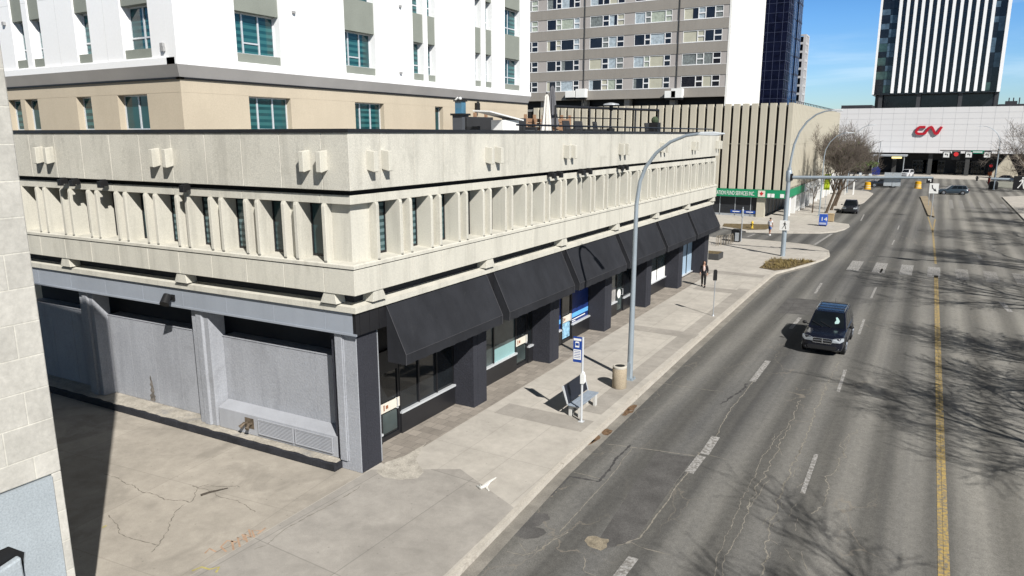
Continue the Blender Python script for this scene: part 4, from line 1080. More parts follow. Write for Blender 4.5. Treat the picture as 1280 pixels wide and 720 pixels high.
# sign panel faces the camera side (oncoming bus)
BSB = M('transit_blue', (.012,.05,.25), .4, .05)
def SP(a, z, d): return (BX-.04-a*.74, BY-.03-a*.04-d, z)   # sign plane: a to the left
b = MB(); b.prism([(-.02,2.2),(.40,2.2),(.40,3.12),(-.02,3.12)], 0, .025, lambda a, z, d: SP(a, z, d)); sgn = b.build('sign_panel', BSB, t)
b = MB(); b.prism([(0,2.30),(.38,2.30),(.38,2.66),(0,2.66)], .025, .029, SP); b.prism([(0,2.98),(.38,2.98),(.38,3.06),(0,3.06)], .025, .029, SP); b.build('timetable', WHITE, sgn)
b = MB(); b.prism([(.10,2.74),(.30,2.74),(.30,2.92),(.27,2.95),(.13,2.95),(.10,2.92)], .025, .029, SP); b.build('bus_symbol', WHITE, sgn)
b = MB(); b.prism([(.12,2.80),(.28,2.80),(.28,2.90),(.12,2.90)], .029, .031, SP)
for z in (2.36,2.42,2.48,2.54,2.6): b.prism([(.04,z),(.34,z),(.34,z+.018),(.04,z+.018)], .029, .031, SP)
b.build('sign_lettering', BSB, sgn)
b = MB(); b.prism([(.04,0),(.04,.36),(-.03,.46),(-.11,.44),(-.15,.3),(-.15,.08),(-.09,0)], -.05, .05, lambda a, z, d: (BX-a-.02, BY-.02+d, 1.42+z)); b.build('info_case', WHITE, t, bevel=.02)
# bench: seat towards the street, dark advertising back
def bench(name, label, x, y0, y1):
    t = thing(name, label, 'bench', (x, (y0+y1)/2, 0))
    b = MB()
    for i in range(3): b.box(x+.02+i*.155, x+.165+i*.155, y0, y1, .43, .47)
    b.build('seat', M('blue_grey_bench_slats', (.25,.29,.34), .6, .1, 3.), t, bevel=.008)
    b = MB(); b.prism([(-.02,.50),(-.20,1.12),(-.16,1.13),(.02,.51)], y0+.02, y1-.02, lambda a, z, y: (x+a, y, z)); b.build('backrest', M('dark_advert_panel', (.018,.02,.028), .4), t)
    b = MB(); b.prism([(.0,.47),(-.22,1.12),(-.205,1.145),(-.15,1.145),(.04,.49)], y0-.02, y0+.02, lambda a, z, y: (x+a, y, z)); b.prism([(.0,.47),(-.22,1.12),(-.205,1.145),(-.15,1.145),(.04,.49)], y1-.02, y1+.02, lambda a, z, y: (x+a, y, z)); b.build('back_frame', ALU, t)
    for y in (y0+.12, y1-.3):
        b = MB(); b.prism([(.0,0),(.12,0),(.14,.34),(.36,.34),(.38,0),(.48,0),(.48,.43),(0,.43)], y, y+.16, lambda a, z, y: (x+a, y, z)); b.build('leg', M('pale_concrete_leg', (.48,.47,.44), .9) if 'pale_concrete_leg' not in bpy.data.materials else bpy.data.materials['pale_concrete_leg'], t, bevel=.012)
    return t
bench('bench', 'pale slatted bench with a dark panel back beside the bus stop post', -10.62, 22.2, 23.95)
# concrete bin
t = thing('litter_bin', 'round exposed-aggregate concrete litter bin at the foot of the tall street lamp', 'bin', (-10.15,26.05,0))
b = MB(); c = (-10.15,26.05,0); b.lathe([(.27,0),(.29,.03),(.29,.80),(.27,.84)], c, 28); b.build('body', M('pebbled_tan_concrete', (.36,.30,.22), .95, .1, 3, .35, 34, .15, bump=1., bdist=.02), t, smooth=True)
b = MB(); b.lathe([(.28,.84),(.285,.90),(.25,.93),(.20,.93),(.20,.87)], c, 28); b.build('rim', M('pale_bin_rim', (.45,.42,.36)), t, smooth=True)
b = MB(); b.lathe([(.195,.75),(.195,.915)], c, 24); b.build('liner', BLACK, t)
# white rag and stick lying about
b = MB(); pts = [G(596,607,.03), G(601,610,.05), G(607,607,.04), G(612,602,.06), G(620,597,.03)]; b.tube(pts, [.02,.05,.07,.04,.02], 6); b.tube([pts[2], G(609,611,.02), G(611,613,.02)], [.05,.03,.02], 6); b.tube([pts[1], G(600,606,.02)], [.04,.02], 6)
tag(b.build('rag', M('dirty_white_cloth', (.55,.54,.5), .95), None, smooth=True), 'crumpled dirty white rag lying on the sidewalk apron', 'litter')
b = MB(); b.tube([G(251,619,.03), G(262,615,.05), G(285,610,.03)], [.035,.025,.012], 6); tag(b.build('stick', M('dark_wood', (.06,.05,.04))), 'short dark stick lying on the alley concrete', 'stick')
# planter box, racks, dark bin, street-name sign near the cross street
t = thing('planter_box', 'low dark square planter box at the far end of the awnings', 'planter', (-15.6,58.9,0))
p0, p1 = G(884,321), G(901,326); b = MB(); b.box(-16.4,-14.5,58.2,59.7,0,.5); b.build('box', M('dark_grey_planter', (.05,.05,.05), .8), t, bevel=.03)
b = MB(); b.box(-16.3,-14.6,58.3,59.6,.5,.53); b.build('soil', SOIL, t)
t = thing('bike_rack', 'row of thin metal hoops forming a bike rack near the cross street', 'bike rack', (-17.2,67.3,0))
b = MB()
a, c = G(896,307), G(915,304.5)
for i in range(7):
    p = a.lerp(c, i/6); d = .3
    b.tube([(p.x,p.y-d,0),(p.x,p.y-d,.75),(p.x,p.y-d*.5,.9),(p.x,p.y+d*.5,.9),(p.x,p.y+d,.75),(p.x,p.y+d,0)], .03, 6)
b.each('hoop', M('brownish_metal', (.2,.17,.13), .6), t)
p = G(920,302); t = thing('litter_bin', 'dark square litter bin with a pale front beside the bike rack', 'bin', p)
b = MB(); b.box(p.x-.42,p.x+.36,p.y-.3,p.y+.3,0,1.05); b.prism([(-.46,1.05),(.40,1.05),(.3,1.2),(-.36,1.2)], -.34,.34, lambda a, z, y: (p.x+a, p.y+y, z)); b.build('body', BLACK, t, bevel=.02)
b = MB(); b.box(p.x-.05,p.x+.3,p.y-.33,p.y-.3,.1,.9); b.build('front_panel', GALV, t)
p = G(926,302); t = thing('street_name_sign', 'grey post with two small blue street name blades near the bike rack', 'street sign', p)
b = MB(); b.tube([p,(p.x,p.y,3.3)], .05, 8); b.lathe([(.06,2.3),(.11,2.4),(.11,3.0),(.05,3.1)], (p.x,p.y,0), 8); b.build('post', GALV, t)
STB = M('street_blue', (.015,.06,.28), .45)
for s_ in (-1, 1):
    b = MB(); b.box(p.x+s_*.12, p.x+s_*1.15, p.y-.03, p.y+.0, 2.72, 2.98); bl = b.build('sign_blade', STB, t)
    b = MB(); b.box(p.x+s_*.3, p.x+s_*.95, p.y-.036, p.y-.03, 2.81, 2.89); b.build('sign_lettering', WHITE, bl)
p = G(940,285.5); t = thing('fire_hydrant', 'yellow fire hydrant on the bare strip across the side street', 'hydrant', p)
b = MB(); b.lathe([(.16,0),(.16,.06),(.11,.08),(.11,.55),(.15,.57),(.15,.62),(.12,.70),(.05,.78),(.03,.84)], p, 14); b.build('barrel', M('hydrant_yellow', (.55,.38,.04), .5), t, smooth=True)
b = MB(); b.lathe([(.055,-.2),(.055,.2)], (p.x,p.y,.45), 10, 0, 'x'); b.lathe([(.07,-.2),(.07,0)], (p.x,p.y,.4), 10, 0, 'y'); b.build('outlet', BLACK, t)
p = G(1028.5,282.5); t = thing('newspaper_box', 'blue newspaper box with white number on the far corner', 'newspaper box', p)
b = MB(); b.box(p.x-.42,p.x+.42,p.y-.3,p.y+.3,.12,1.15); b.prism([(-.3,1.15),(.3,1.15),(.2,1.32),(-.3,1.32)], -.4,.4, lambda y, z, x: (p.x+x, p.y+y, z)); b.build('body', M('newspaper_blue', (.03,.09,.40), .4), t, bevel=.02)
b = MB(); b.box(p.x-.35,p.x+.35,p.y-.28,p.y+.28,0,.12); b.build('pedestal', BLACK, t)
b = MB(); b.box(p.x-.36,p.x+.36,p.y-.31,p.y-.3,.2,.42); b.build('lower_panel', M('pale_lilac_panel', (.35,.38,.5)), t)
text_obj('14', .62, WHITE, t, .56, lambda x, y, z: (p.x-.28+x, p.y-.31-z, .60+y))
p = G(1038,277); t = thing('traffic_box', 'tan utility box behind the newspaper box', 'utility box', p)
b = MB(); b.box(p.x-.35,p.x+.35,p.y-.3,p.y+.3,.05,.85); b.prism([(-.38,.85),(.38,.85),(.3,.95),(-.3,.95)], -.33,.33, lambda x, z, y: (p.x+x, p.y+y, z)); b.build('body', M('tan_utility', (.35,.26,.15)), t, bevel=.03)
p = G(1033.5,266); q = atY(1034, 228, p.y-.4); t = thing('school_sign', 'lime yellow sign on a thin post in front of the bare tree trunks', 'sign', (q.x,q.y,0))
b = MB(); b.tube([(q.x,q.y+.03,0),(q.x,q.y+.03,q.z+1.2)], .035, 6); b.build('post', GALV, t)
b = MB(); b.box(q.x-.36,q.x+.36,q.y-.02,q.y,q.z-.95,q.z+1.05); b.build('sign_plate', M('lime_yellow', (.45,.55,.03), .5), t)
# shelter legs by the corner (white posts)
p = G(1056,243.5); t = thing('bus_shelter', 'small white-framed shelter beyond the bare trees', 'shelter', p)
b = MB()
for a, c in ((-1.2,0),(.0,0),(1.2,0),(-1.2,1.3),(1.2,1.3)): b.tube([(p.x+a,p.y+c,0),(p.x+a,p.y+c,2.4)], .06, 6)
b.tube([(p.x+1.2,p.y,2.4),(p.x+1.7,p.y,2.9)], .06, 6); b.build('frame', WHITE, t)
b = MB(); b.box(p.x-1.5,p.x+1.5,p.y-.2,p.y+1.6,2.4,2.55); b.build('roof', GALV, t)
# barrels
for i, (px_, py_) in enumerate(((1084,236.5),(1147,235.5))):
    p = RD(px_, py_); t = thing('traffic_barrel', ('yellow construction barrel in front of the black pickup', 'yellow construction barrel at the tip of the overhead arm')[i], 'barrel', p, 'yellow barrels in the far road')
    b = MB(); z = p.z; b.lathe([(.68,z),(.68,z+.08),(.58,z+.1),(.58,z+.5),(.55,z+.52),(.55,z+.95),(.52,z+.97),(.52,z+1.3),(.3,z+1.36)], (p.x,p.y,0), 16); b.build('drum', M('barrel_yellow', (.62,.33,.01), .5) if i == 0 else bpy.data.materials['barrel_yellow'], t, smooth=True)
    b = MB(); b.lathe([(.562,z+.6),(.562,z+.75)], (p.x,p.y,0), 16); b.lathe([(.59,z+.25),(.59,z+.4)], (p.x,p.y,0), 16); b.build('band', M('pale_reflective_band', (.6,.5,.3)) if i == 0 else bpy.data.materials['pale_reflective_band'], t)
# median signs
p = RD(1163.5,272); t = thing('keep_right_sign', 'white keep-right sign with a black arrow on the median tip', 'sign', p); q = atY(1167.5, 235.5, p.y)
b = MB(); b.tube([p,(q.x,q.y,q.z+.4)], .05, 6); b.build('post', GALV, t)
b = MB(); b.box(q.x-.5,q.x+.5,q.y-.06,q.y-.03,q.z-.62,q.z+.62); pl_ = b.build('sign_plate', WHITE, t)
b = MB(); b.prism([(q.x+a*.5,q.z+c*.6) for a, c in ((-.55,.7),(-.33,.7),(-.25,.15),(.12,-.2),(.28,.02),(.62,-.62),(-.02,-.45),(.02,-.32),(-.42,.05))], -.072,-.061, lambda x, z, y: (x, q.y+y, z)); b.build('arrow', BLACK, pl_)
p = RD(1160.5,258); q = atY(1162.3, 225.3, p.y); t = thing('turn_sign', 'small black arrow sign on a thin post just behind the keep-right sign', 'sign', p)
b = MB(); b.tube([p,(q.x,q.y,q.z+.4)], .045, 6); b.build('post', GALV, t)
b = MB(); b.box(q.x-.42,q.x+.42,q.y-.06,q.y-.03,q.z-.4,q.z+.4); pl_ = b.build('sign_plate', BLACK, t)
def arrow_left(b, cx, cz, y, k): b.prism([(cx+a*k,cz+c*k) for a, c in ((-.7,.25),(-.2,.75),(-.2,.42),(.5,.42),(.5,-.6),(.2,-.6),(.2,.1),(-.2,.1),(-.2,-.25))], y-.008, y, lambda x, z, o: (x, o, z))
b = MB(); arrow_left(b, q.x, q.z, q.y-.061, .38); b.build('arrow', WHITE, pl_)
# far overhead signals
t = thing('signal_mast', 'far mast arm hung with a red light, black arrow signs and a green street name', 'traffic signal', (10.2,172,0)); Y = 172
p = [atY(x, 188, Y) for x in (1175, 1245)]
b = MB(); b.tube([(10.2,Y,0),(10.2,Y,p[1].z+.3)], .17, 8); b.tube([(p[0].x,Y,p[0].z),(10.2,Y,p[0].z)], .1, 8); b.build('mast', M('dark_mast', (.05,.05,.05)), t)
for px_, kind in ((1183,0),(1211,1),(1234,0)):
    q = atY(px_, 193.5, Y); b = MB(); b.box(q.x-.7,q.x+.7,Y-.2,Y-.14,q.z-.65,q.z+.65); s_ = b.build('arrow_sign', BLACK, t)
    b = MB(); b.box(q.x-.52,q.x+.52,Y-.21,Y-.2,q.z-.5,q.z+.5); w_ = b.build('sign_face', WHITE, s_)
    b = MB(); arrow_left(b, q.x, q.z, Y-.211, .48); b.build('arrow', BLACK, s_)
q = atY(1195, 193.5, Y); b = MB(); b.box(q.x-.75,q.x+.75,Y-.4,Y-.12,q.z-1.0,q.z+.7); h = b.build('signal_head', BLACK, t)
m, nt, bs_ = newmat('red_signal_lamp'); bs_.inputs['Base Color'].default_value = (.5,.02,.02,1); bs_.inputs['Emission Color'].default_value = (.9,.05,.06,1); bs_.inputs['Emission Strength'].default_value = .12
b = MB(); b.lathe([(.42,-.5),(.42,-.39)], (q.x,Y,q.z+.12), 16, 0, 'y'); b.build('red_light', m, h)
q = atY(1222, 190, Y); b = MB(); b.box(q.x-1.15,q.x+1.15,Y-.2,Y-.14,q.z-.3,q.z+.3); s_ = b.build('street_name_plate', M('street_green', (.02,.22,.14), .5), t); b = MB(); b.box(q.x-.8,q.x+.8,Y-.21,Y-.2,q.z-.1,q.z+.1); b.build('sign_lettering', WHITE, s_)
p = G(1237,224); t = thing('signal_post', 'far corner post with a red light and a red hand signal under the podium', 'traffic signal', (p.x,173,0)); x = atY(1237,220,173).x
b = MB(); b.tube([(x,173,0),(x,173,4.4)], .1, 8); b.build('post', bpy.data.materials['dark_mast'], t)
b = MB(); b.box(x-.35,x+.35,172.6,172.9,2.9,4.3); h = b.build('signal_head', BLACK, t); b = MB(); b.lathe([(.28,-.1),(.28,0)], (x,172.6,3.9), 14, 0, 'y'); b.build('red_light', m, h)
b = MB(); b.box(x-.32,x+.32,172.6,172.9,2.0,2.7); b.build('walk_signal', M('orange_red_box', (.4,.12,.05)), t)
b = MB(); b.box(x-.2,x+.2,172.7,173.0,.3,1.5); b.build('push_button_box', M('dull_red_box', (.25,.04,.03)), t)
p = RD(1241,237.5); t = thing('litter_bin', 'dark round litter bin at the foot of the lamp before the podium', 'bin', (p.x,p.y,0))
b = MB(); b.lathe([(.7,0),(.75,.1),(.75,1.2),(.6,1.4),(.3,1.5)], (p.x,p.y,0), 16); b.build('body', BLACK, t, smooth=True)
p = G(1221,226); t = thing('fire_hydrant', 'dark hydrant on the far traffic island', 'hydrant', p); b = MB(); b.lathe([(.3,0),(.2,.1),(.2,.8),(.25,.85),(.1,1.05)], p, 10); b.build('barrel', BLACK, t); b = MB(); b.lathe([(.09,-.35),(.09,.35)], (p.x,p.y,.6), 8, 0, 'x'); b.build('outlet', BLACK, t)
# far slim lamp with a blue disabled-parking style sign
p = G(1094,228); q = atY(1095, 213, p.y); t = thing('parking_sign', 'thin pole with a dark blue sign beside the black pickup', 'sign post', p)
b = MB(); z = atY(1096,177,p.y).z; b.tube([p,(p.x+.3,p.y,z)], .08, 6); b.build('post', GALV, t)
b = MB(); b.prism([(q.x-.75,q.z-.9),(q.x+.75,q.z-.9),(q.x+.85,q.z+.2),(q.x,q.z+1.1),(q.x-.85,q.z+.2)], -.12,-.06, lambda x, z, y: (x, p.y+y, z)); b.build('sign_plate', M('dark_blue_sign', (.02,.035,.22), .4), t)
# canopy at podium left
t = thing('entrance_canopy', 'thin pale entrance canopy jutting from the podium behind the bare trees', 'canopy', (-13,206,0))
l, r_ = atY(1090,194,206), atY(1134,194,206)
b = MB(); b.box(l.x, r_.x, 203, 211, l.z-.15, l.z+.2); b.build('roof', GALV, t); b = MB()
for x in (l.x+.5, r_.x-.5): b.tube([(x,203.5,0),(x,203.5,l.z)], .12, 6)
b.each('post', GALV, t)
m2, nt, bs_ = newmat('warm_sign_light'); bs_.inputs['Base Color'].default_value = (.7,.6,.25,1); bs_.inputs['Emission Color'].default_value = (1,.8,.3,1); bs_.inputs['Emission Strength'].default_value = .8
q = atY(1121,197,203); b = MB(); b.box(q.x-1.1,q.x+1.1,202.8,203,q.z-.2,q.z+.2); b.build('lit_sign', m2, t)
# ------------------------------------------------------------------ trees
BARK = M('grey_brown_bark', (.10,.075,.055), .95, .3, 2, .3, 14, .1, bump=.8); TWIG = M('brown_twigs', (.165,.138,.115), .95, .3, 1.5); BUDS = M('spring_buds', (.15,.26,.05), .8, .3, 3)
def grow(seed, H, spread, trunk_h, r0, lean=(0,0), dens=1., up_=.35, rmin=.008):
    rg = random.Random(seed); tr = MB(); cr = MB(); tips = []
    top = Vector((lean[0]*trunk_h, lean[1]*trunk_h, trunk_h))
    tr.tube([(0,0,-.1),(lean[0]*.3,lean[1]*.3,.3),tuple(top*.6),tuple(top)], [r0*1.3,r0,r0*.85,r0*.72], 9)
    def br(p, d, L, r, lv):
        n = 4 if lv < 3 else 3; pts = [p]; q = p.copy(); dd = d.copy(); rs = [r]
        for i in range(n):
            dd = (dd + Vector((rg.gauss(0,.16), rg.gauss(0,.16), rg.gauss(.05,.12)+up_*.12))).normalized(); q = q + dd*(L/n); pts.append(q.copy()); rs.append(max(r*(1-.62*(i+1)/n), rmin))
        (tr if lv < 1 else cr).tube(pts, rs, 6 if lv < 2 else 3, cap=False)
        if lv >= 4: tips.append(q.copy()); return
        k = {0:5,1:5,2:5,3:4}[lv]; k = max(2, int(k*dens+rg.random()))
        for j in range(k):
            t = .3+.7*(j+rg.random())/k; i = min(n-1, int(t*n)); base = pts[i].lerp(pts[i+1], t*n-i)
            ax = dd.orthogonal().normalized(); ax.rotate(Matrix.Rotation(rg.uniform(0,6.28), 3, dd)); 
            a = rg.uniform(.45,.95); nd = (dd*math.cos(a)+ax*math.sin(a)+Vector((0,0,up_*.35))).normalized()
            br(base, nd, L*rg.uniform(.5,.72), rs[i]*.55, lv+1)
    m = 5
    for j in range(m):
        a = 6.283*j/m+rg.uniform(-.4,.4); el = rg.uniform(.75,1.2); d = Vector((math.cos(a)*math.cos(el)*spread, math.sin(a)*math.cos(el)*spread, math.sin(el))).normalized()
        br(top*(.85+.15*j/m), d, (H-trunk_h)*.52, r0*.5, 0)
    return tr, cr, tips
def bud_mb(tips, seed, n, size):
    rg = random.Random(seed); b = MB()
    for i in range(n):
        p = rg.choice(tips)+Vector((rg.gauss(0,.15),rg.gauss(0,.15),rg.gauss(0,.15))); a = rg.uniform(0,6.28); u = Vector((math.cos(a),math.sin(a),rg.uniform(-.5,.5)))*size; v = Vector((-math.sin(a),math.cos(a),rg.uniform(-.8,.8)))*size
        b.add([p-u,p-v*.6,p+u,p+v*.6], [(0,1,2,3)])
    return b
def tree(label, loc, mb, buds=None, name='bare_tree', group=None):
    t = thing(name, label, 'tree', (0,0,0), group)
    mb[0].build('trunk', BARK, t, smooth=True, recalc=False); c = mb[1].build('crown', TWIG, t, recalc=False)
    if buds: buds.build('buds', BUDS, t, recalc=False)
    t.location = loc; return t
# row on the far left pavement
row = [((1032.5,266.3),'bare tree with dark leaning trunk nearest the lime yellow sign',8.6,21),((1038.7,262.7),'second bare tree in the row of three, between two other trunks',8.8,22),((1043.7,257.3),'farthest bare tree of the row of three beside the parked charcoal car',9.4,23)]
for i, (pp, lb, h, sd) in enumerate(row):
    p = G(*pp); g = grow(sd, h*1.22, .7, 2.8, .17, (.28,.02), 1.05, .5, .011); t = tree(lb, p, g, bud_mb(g[2], sd, 160, .06), group='bare trees before the office block')
p = G(1062,236); g = grow(31, 9.5, 1.2, 1.8, .2, (.15,0), 1.1, .3, .013); tree('bushy bare tree with fresh green leaves low in its crown', (p.x,p.y-6,0), g, bud_mb([q for q in g[2] if q.x > .8 and q.z < 5.2] or g[2], 5, 900, .13))
p = G(1005,266); g = grow(33, 6.0, .7, 2.0, .08, (0,0), .7, .4); tree('small thin bare sapling against the finned wall', (-13.4,101,0), g)
g = grow(41, 14.5, 2.0, 2.6, .30, (0,0), 1.0, .1, .015); tree('wide bare tree in front of the white podium near the stair ramp', (15.0,158,0), g)
# trees on the right pavement, whose crowns shade the road
TA = grow(51, 13.4, 1.35, 3.4, .32, (-.05,0), 1.0, .18, .012); TB = grow(52, 13.8, 1.4, 3.6, .34, (-.07,.02), .98, .18, .012)
tA = tree('bare boulevard tree on the right pavement', (0,0,0), TA); tB = tree('bare boulevard tree on the right pavement', (0,0,0), TB)
used = [0, 0]
for i, (x, y, rz, s) in enumerate(((11.2,8.8,.2,1.0),(12.3,24.4,1.9,.97),(12.,34.0,3.6,.92),(12.0,51,.9,1.02),(12.6,66,5.5,.95),(13.6,82,1.2,.9),(14.4,97,2.4,.9),(15.6,113,4.2,.85))):
    src = (tA, tB)[i % 2]
    o = dup(src) if used[i % 2] else src
    used[i % 2] = 1; place(o, (x, y, 0), rz, s); o['group'] = 'bare trees shading the road from the right pavement'
    o['label'] = ('bare boulevard tree whose twig shadow fills the road nearest the camera','bare boulevard tree shading the yellow line beside the dark moving vehicle','bare boulevard tree shading the road just beyond the dark moving vehicle','bare boulevard tree casting its shade over the crosswalk stripes','bare boulevard tree shading the road just past the crosswalk','bare boulevard tree shading the lanes before the median tip','bare boulevard tree shading the lanes beside the median island','bare boulevard tree nearest the far intersection, shading the turning lanes')[i]
# ------------------------------------------------------------------ vehicles (local: front towards -y)
GLS = glass('car_glass', (.008,.01,.012), .04, .6); TYRE = M('tyre_rubber', (.016,.016,.017), .9); RIM = M('alloy_rim', (.35,.36,.38), .3, .05, metal=.8, spec=.5); CHR = M('chrome', (.65,.66,.68), .15, .03, metal=.9); LAMPG = glass('headlamp_lens', (.24,.26,.28), .08, .6); REDL = M('tail_lens', (.25,.01,.01), .2); TRIM = M('black_plastic_trim', (.014,.014,.015), .6)
def paint(name, col): return M(name, col, .25, .04, .5, .0, 20, .5, metal=.15, coat=.4)
def bil(q, u, v): return (q[0]*(1-u)+q[1]*u)*(1-v)+(q[3]*(1-u)+q[2]*u)*v
def pane_on(b, q, u0, u1, v0, v1, lift=.008):
    q = [Vector(p) for p in q]; n = (q[1]-q[0]).cross(q[3]-q[0]).normalized(); c = sum(q, Vector())/4
    if n.dot(c-Vector((0,c.y*.9,.9))) < 0: n = -n
    N = 4; vs = []
    for j in range(N+1):
        for i in range(N+1): vs.append(bil(q, u0+(u1-u0)*i/N, v0+(v1-v0)*j/N)+n*lift)
    b.add(vs, [(j*(N+1)+i, j*(N+1)+i+1, (j+1)*(N+1)+i+1, (j+1)*(N+1)+i) for j in range(N) for i in range(N)])
def car(label, pm, kind='suv', name='parked_car', cat='car', detail=False, W=1.86, L=4.9, H=1.72, group=None, rails=False):
    t = thing(name, label, cat, (0,0,0), group); hw = W/2; hl = L/2; belt = H*.60
    hood = {'suv':.58,'sedan':.60,'van':.62,'pickup':.60}[kind]*H
    # body hull
    S = [(-1.0,.62,.42,.56*hood/.6/1.72+.0),(-.985,.80,.30,0),(-.94,.93,.24,0),(-.80,.985,.22,0),(-.45,1.0,.22,0),(0,1.0,.22,0),(.5,1.0,.22,0),(.82,.975,.23,0),(.95,.90,.28,0),(1.0,.78,.40,0)]
    tops = {-1.0:hood*.80,-.985:hood*.90,-.94:hood*.955,-.80:hood*.99,-.45:belt*.995,0:belt,.5:belt*1.01,.82:belt*1.02,.95:belt*1.0,1.0:belt*.94}
    if kind == 'sedan': tops.update({.82:belt*1.0,.95:belt*.97,1.0:belt*.9})
    vs = []; rings = []
    for y, w, zb, _ in S:
        w *= hw; zt = tops[y]; y *= hl
        half = [(0,zb),(.8*w,zb),(.95*w,zb+.06),(w,zb+(zt-zb)*.35),(w*1.0,zb+(zt-zb)*.68),(w*.965,zt-.07),(w*.90,zt-.015),(w*.55,zt+.012),(0,zt+.022)]
        ring = [(x,y,z) for x, z in half]+[(-x,y,z) for x, z in half[-2:0:-1]]; rings.append(ring)
    n = len(rings[0]); b = MB(); vs = sum(rings, [])
    fs = [(i*n+k, i*n+(k+1) % n, (i+1)*n+(k+1) % n, (i+1)*n+k) for i in range(len(rings)-1) for k in range(n)]+[list(range(n))[::-1], list(range((len(rings)-1)*n, len(rings)*n))]
    b.add(vs, fs)
    # greenhouse
    yb0, yb1 = {'suv':(-.43,.965),'sedan':(-.42,.78),'van':(-.62,.97),'pickup':(-.42,.22)}[kind]; yt0, yt1 = {'suv':(-.10,.80),'sedan':(-.08,.42),'van':(-.32,.93),'pickup':(-.1,.16)}[kind]
    wb, wt = hw*.92, hw*.74; zb, zt = belt-.02, H-.03
    A = [(-wb,yb0*hl,zb),(wb,yb0*hl,zb),(wb,yb1*hl,zb),(-wb,yb1*hl,zb)]; T_ = [(-wt,yt0*hl,zt),(wt,yt0*hl,zt),(wt,yt1*hl,zt-.03),(-wt,yt1*hl,zt-.03)]
    ym = (yt0+yt1)/2*hl; g = [(-wt,ym,zt+.015),(wt,ym,zt+.015)]
    b.add(A+T_+g, [(0,1,5,4),(2,3,7,6),(1,2,6,9,5),(3,0,4,8,7),(4,5,9,8),(8,9,6,7)])
    body = b.build('body', pm, t, smooth=True, sharp=38, bevel=.03, seg=3)
    b = MB(); pane_on(b, (A[0],A[1],T_[1],T_[0]), .05,.95,.08,.94); b.build('windshield', GLS, t)
    b = MB(); pane_on(b, (A[2],A[3],T_[3],T_[2]), .08,.92,.12,.92); b.build('rear_window', GLS, t)
    cuts = {'suv':((.17,.44),(.46,.72),(.74,.93)),'sedan':((.18,.52),(.54,.85)),'van':((.2,.45),(.47,.72),(.74,.95)),'pickup':((.2,.55),(.58,.92))}[kind]
    for q in ((A[1],A[2],T_[2],T_[1]), (A[0],A[3],T_[3],T_[0])):
        for u0, u1 in cuts: b = MB(); pane_on(b, q, u0, u1, .12, .90); b.build('side_window', GLS, t)
    # wheels
    wr = .36*H/1.72
    for sx in (-1, 1):
        for y in (-.60*hl, .60*hl):
            w_ = MB(); x0 = sx*(hw-.19); x1 = sx*(hw+.012)
            w_.lathe([(wr+.07, x0),(wr+.07, sx*(hw+.006))], (0,y,wr), 22, 0, 'x'); w_.build('wheel_arch', TRIM, t)
            w_ = MB(); w_.lathe([(wr*.7,x0),(wr,x0+sx*.02),(wr,x1-sx*.02),(wr*.93,x1+sx*.008),(wr*.66,x1+sx*.012)], (0,y,wr), 22, 0, 'x'); wh = w_.build('wheel', TYRE, t, smooth=True)
            w_ = MB(); w_.lathe([(wr*.62,x1),(wr*.62,x1+sx*.016),(wr*.54,x1+sx*.018)], (0,y,wr), 20, 0, 'x')
            for k in range(5):
                a = 6.283*k/5; w_.tube([(x1+sx*.02,y,wr),(x1+sx*.02,y+math.cos(a)*wr*.58,wr+math.sin(a)*wr*.58)], .035, 5)
            w_.build('rim', RIM, wh)
    hz = hood*.82
    for sx in (-1, 1):
        b = MB(); y0 = -.985*hl
        b.add([(sx*hw*.46,-hl*1.022,hz-.11),(sx*hw*.82,-1.006*hl,hz-.10),(sx*hw*.985,-.945*hl,hz-.01),(sx*hw*.975,-.92*hl,hz+.11),(sx*hw*.62,-1.006*hl,hz+.105),(sx*hw*.46,-hl*1.02,hz+.05),
               (sx*hw*.44,-hl*.93,hz-.10),(sx*hw*.8,-.9*hl,hz-.09),(sx*hw*.90,-.84*hl,hz+.01),(sx*hw*.88,-.84*hl,hz+.09),(sx*hw*.58,-.92*hl,hz+.07),(sx*hw*.44,-hl*.93,hz+.03)],
              [(0,1,2,3,4,5),(6,7,8,9,10,11)]+[(i,(i+1)%6,6+(i+1)%6,6+i) for i in range(6)]); b.build('headlight', LAMPG, t, bevel=.01)
        b = MB(); b.box(sx*hw*.72-.1*1, sx*hw*.72+.1, .955*hl, 1.0*hl, belt*.72, belt*.98); b.build('taillight', REDL, t, bevel=.02)
        b = MB(); mx = sx*(hw*.93); my = yb0*hl*.86+.18
        b.tube([(mx,my,belt+.03),(mx+sx*.10,my,belt+.07)], .025, 6); b.ball((mx+sx*.19,my,belt+.10), (.11,.07,.08), 10, 6); b.build('wing_mirror', TRIM if kind != 'sedan' else pm, t, smooth=True)
    b = MB(); b.prism([(-hw*.42,hz-.16),(hw*.42,hz-.16),(hw*.44,hz-.02),(hw*.40,hz+.05),(-hw*.40,hz+.05),(-hw*.44,hz-.02)], -hl-.02, -hl*.93, lambda x, z, y: (x, y, z)); gr = b.build('grille', TRIM, t)
    b = MB(); b.prism([(-hw*.62,.34),(hw*.62,.34),(hw*.70,.46),(hw*.62,.52),(-hw*.62,.52),(-hw*.70,.46)], -hl*1.004, -hl*.93, lambda x, z, y: (x, y, z)); b.build('bumper_intake', TRIM, t)
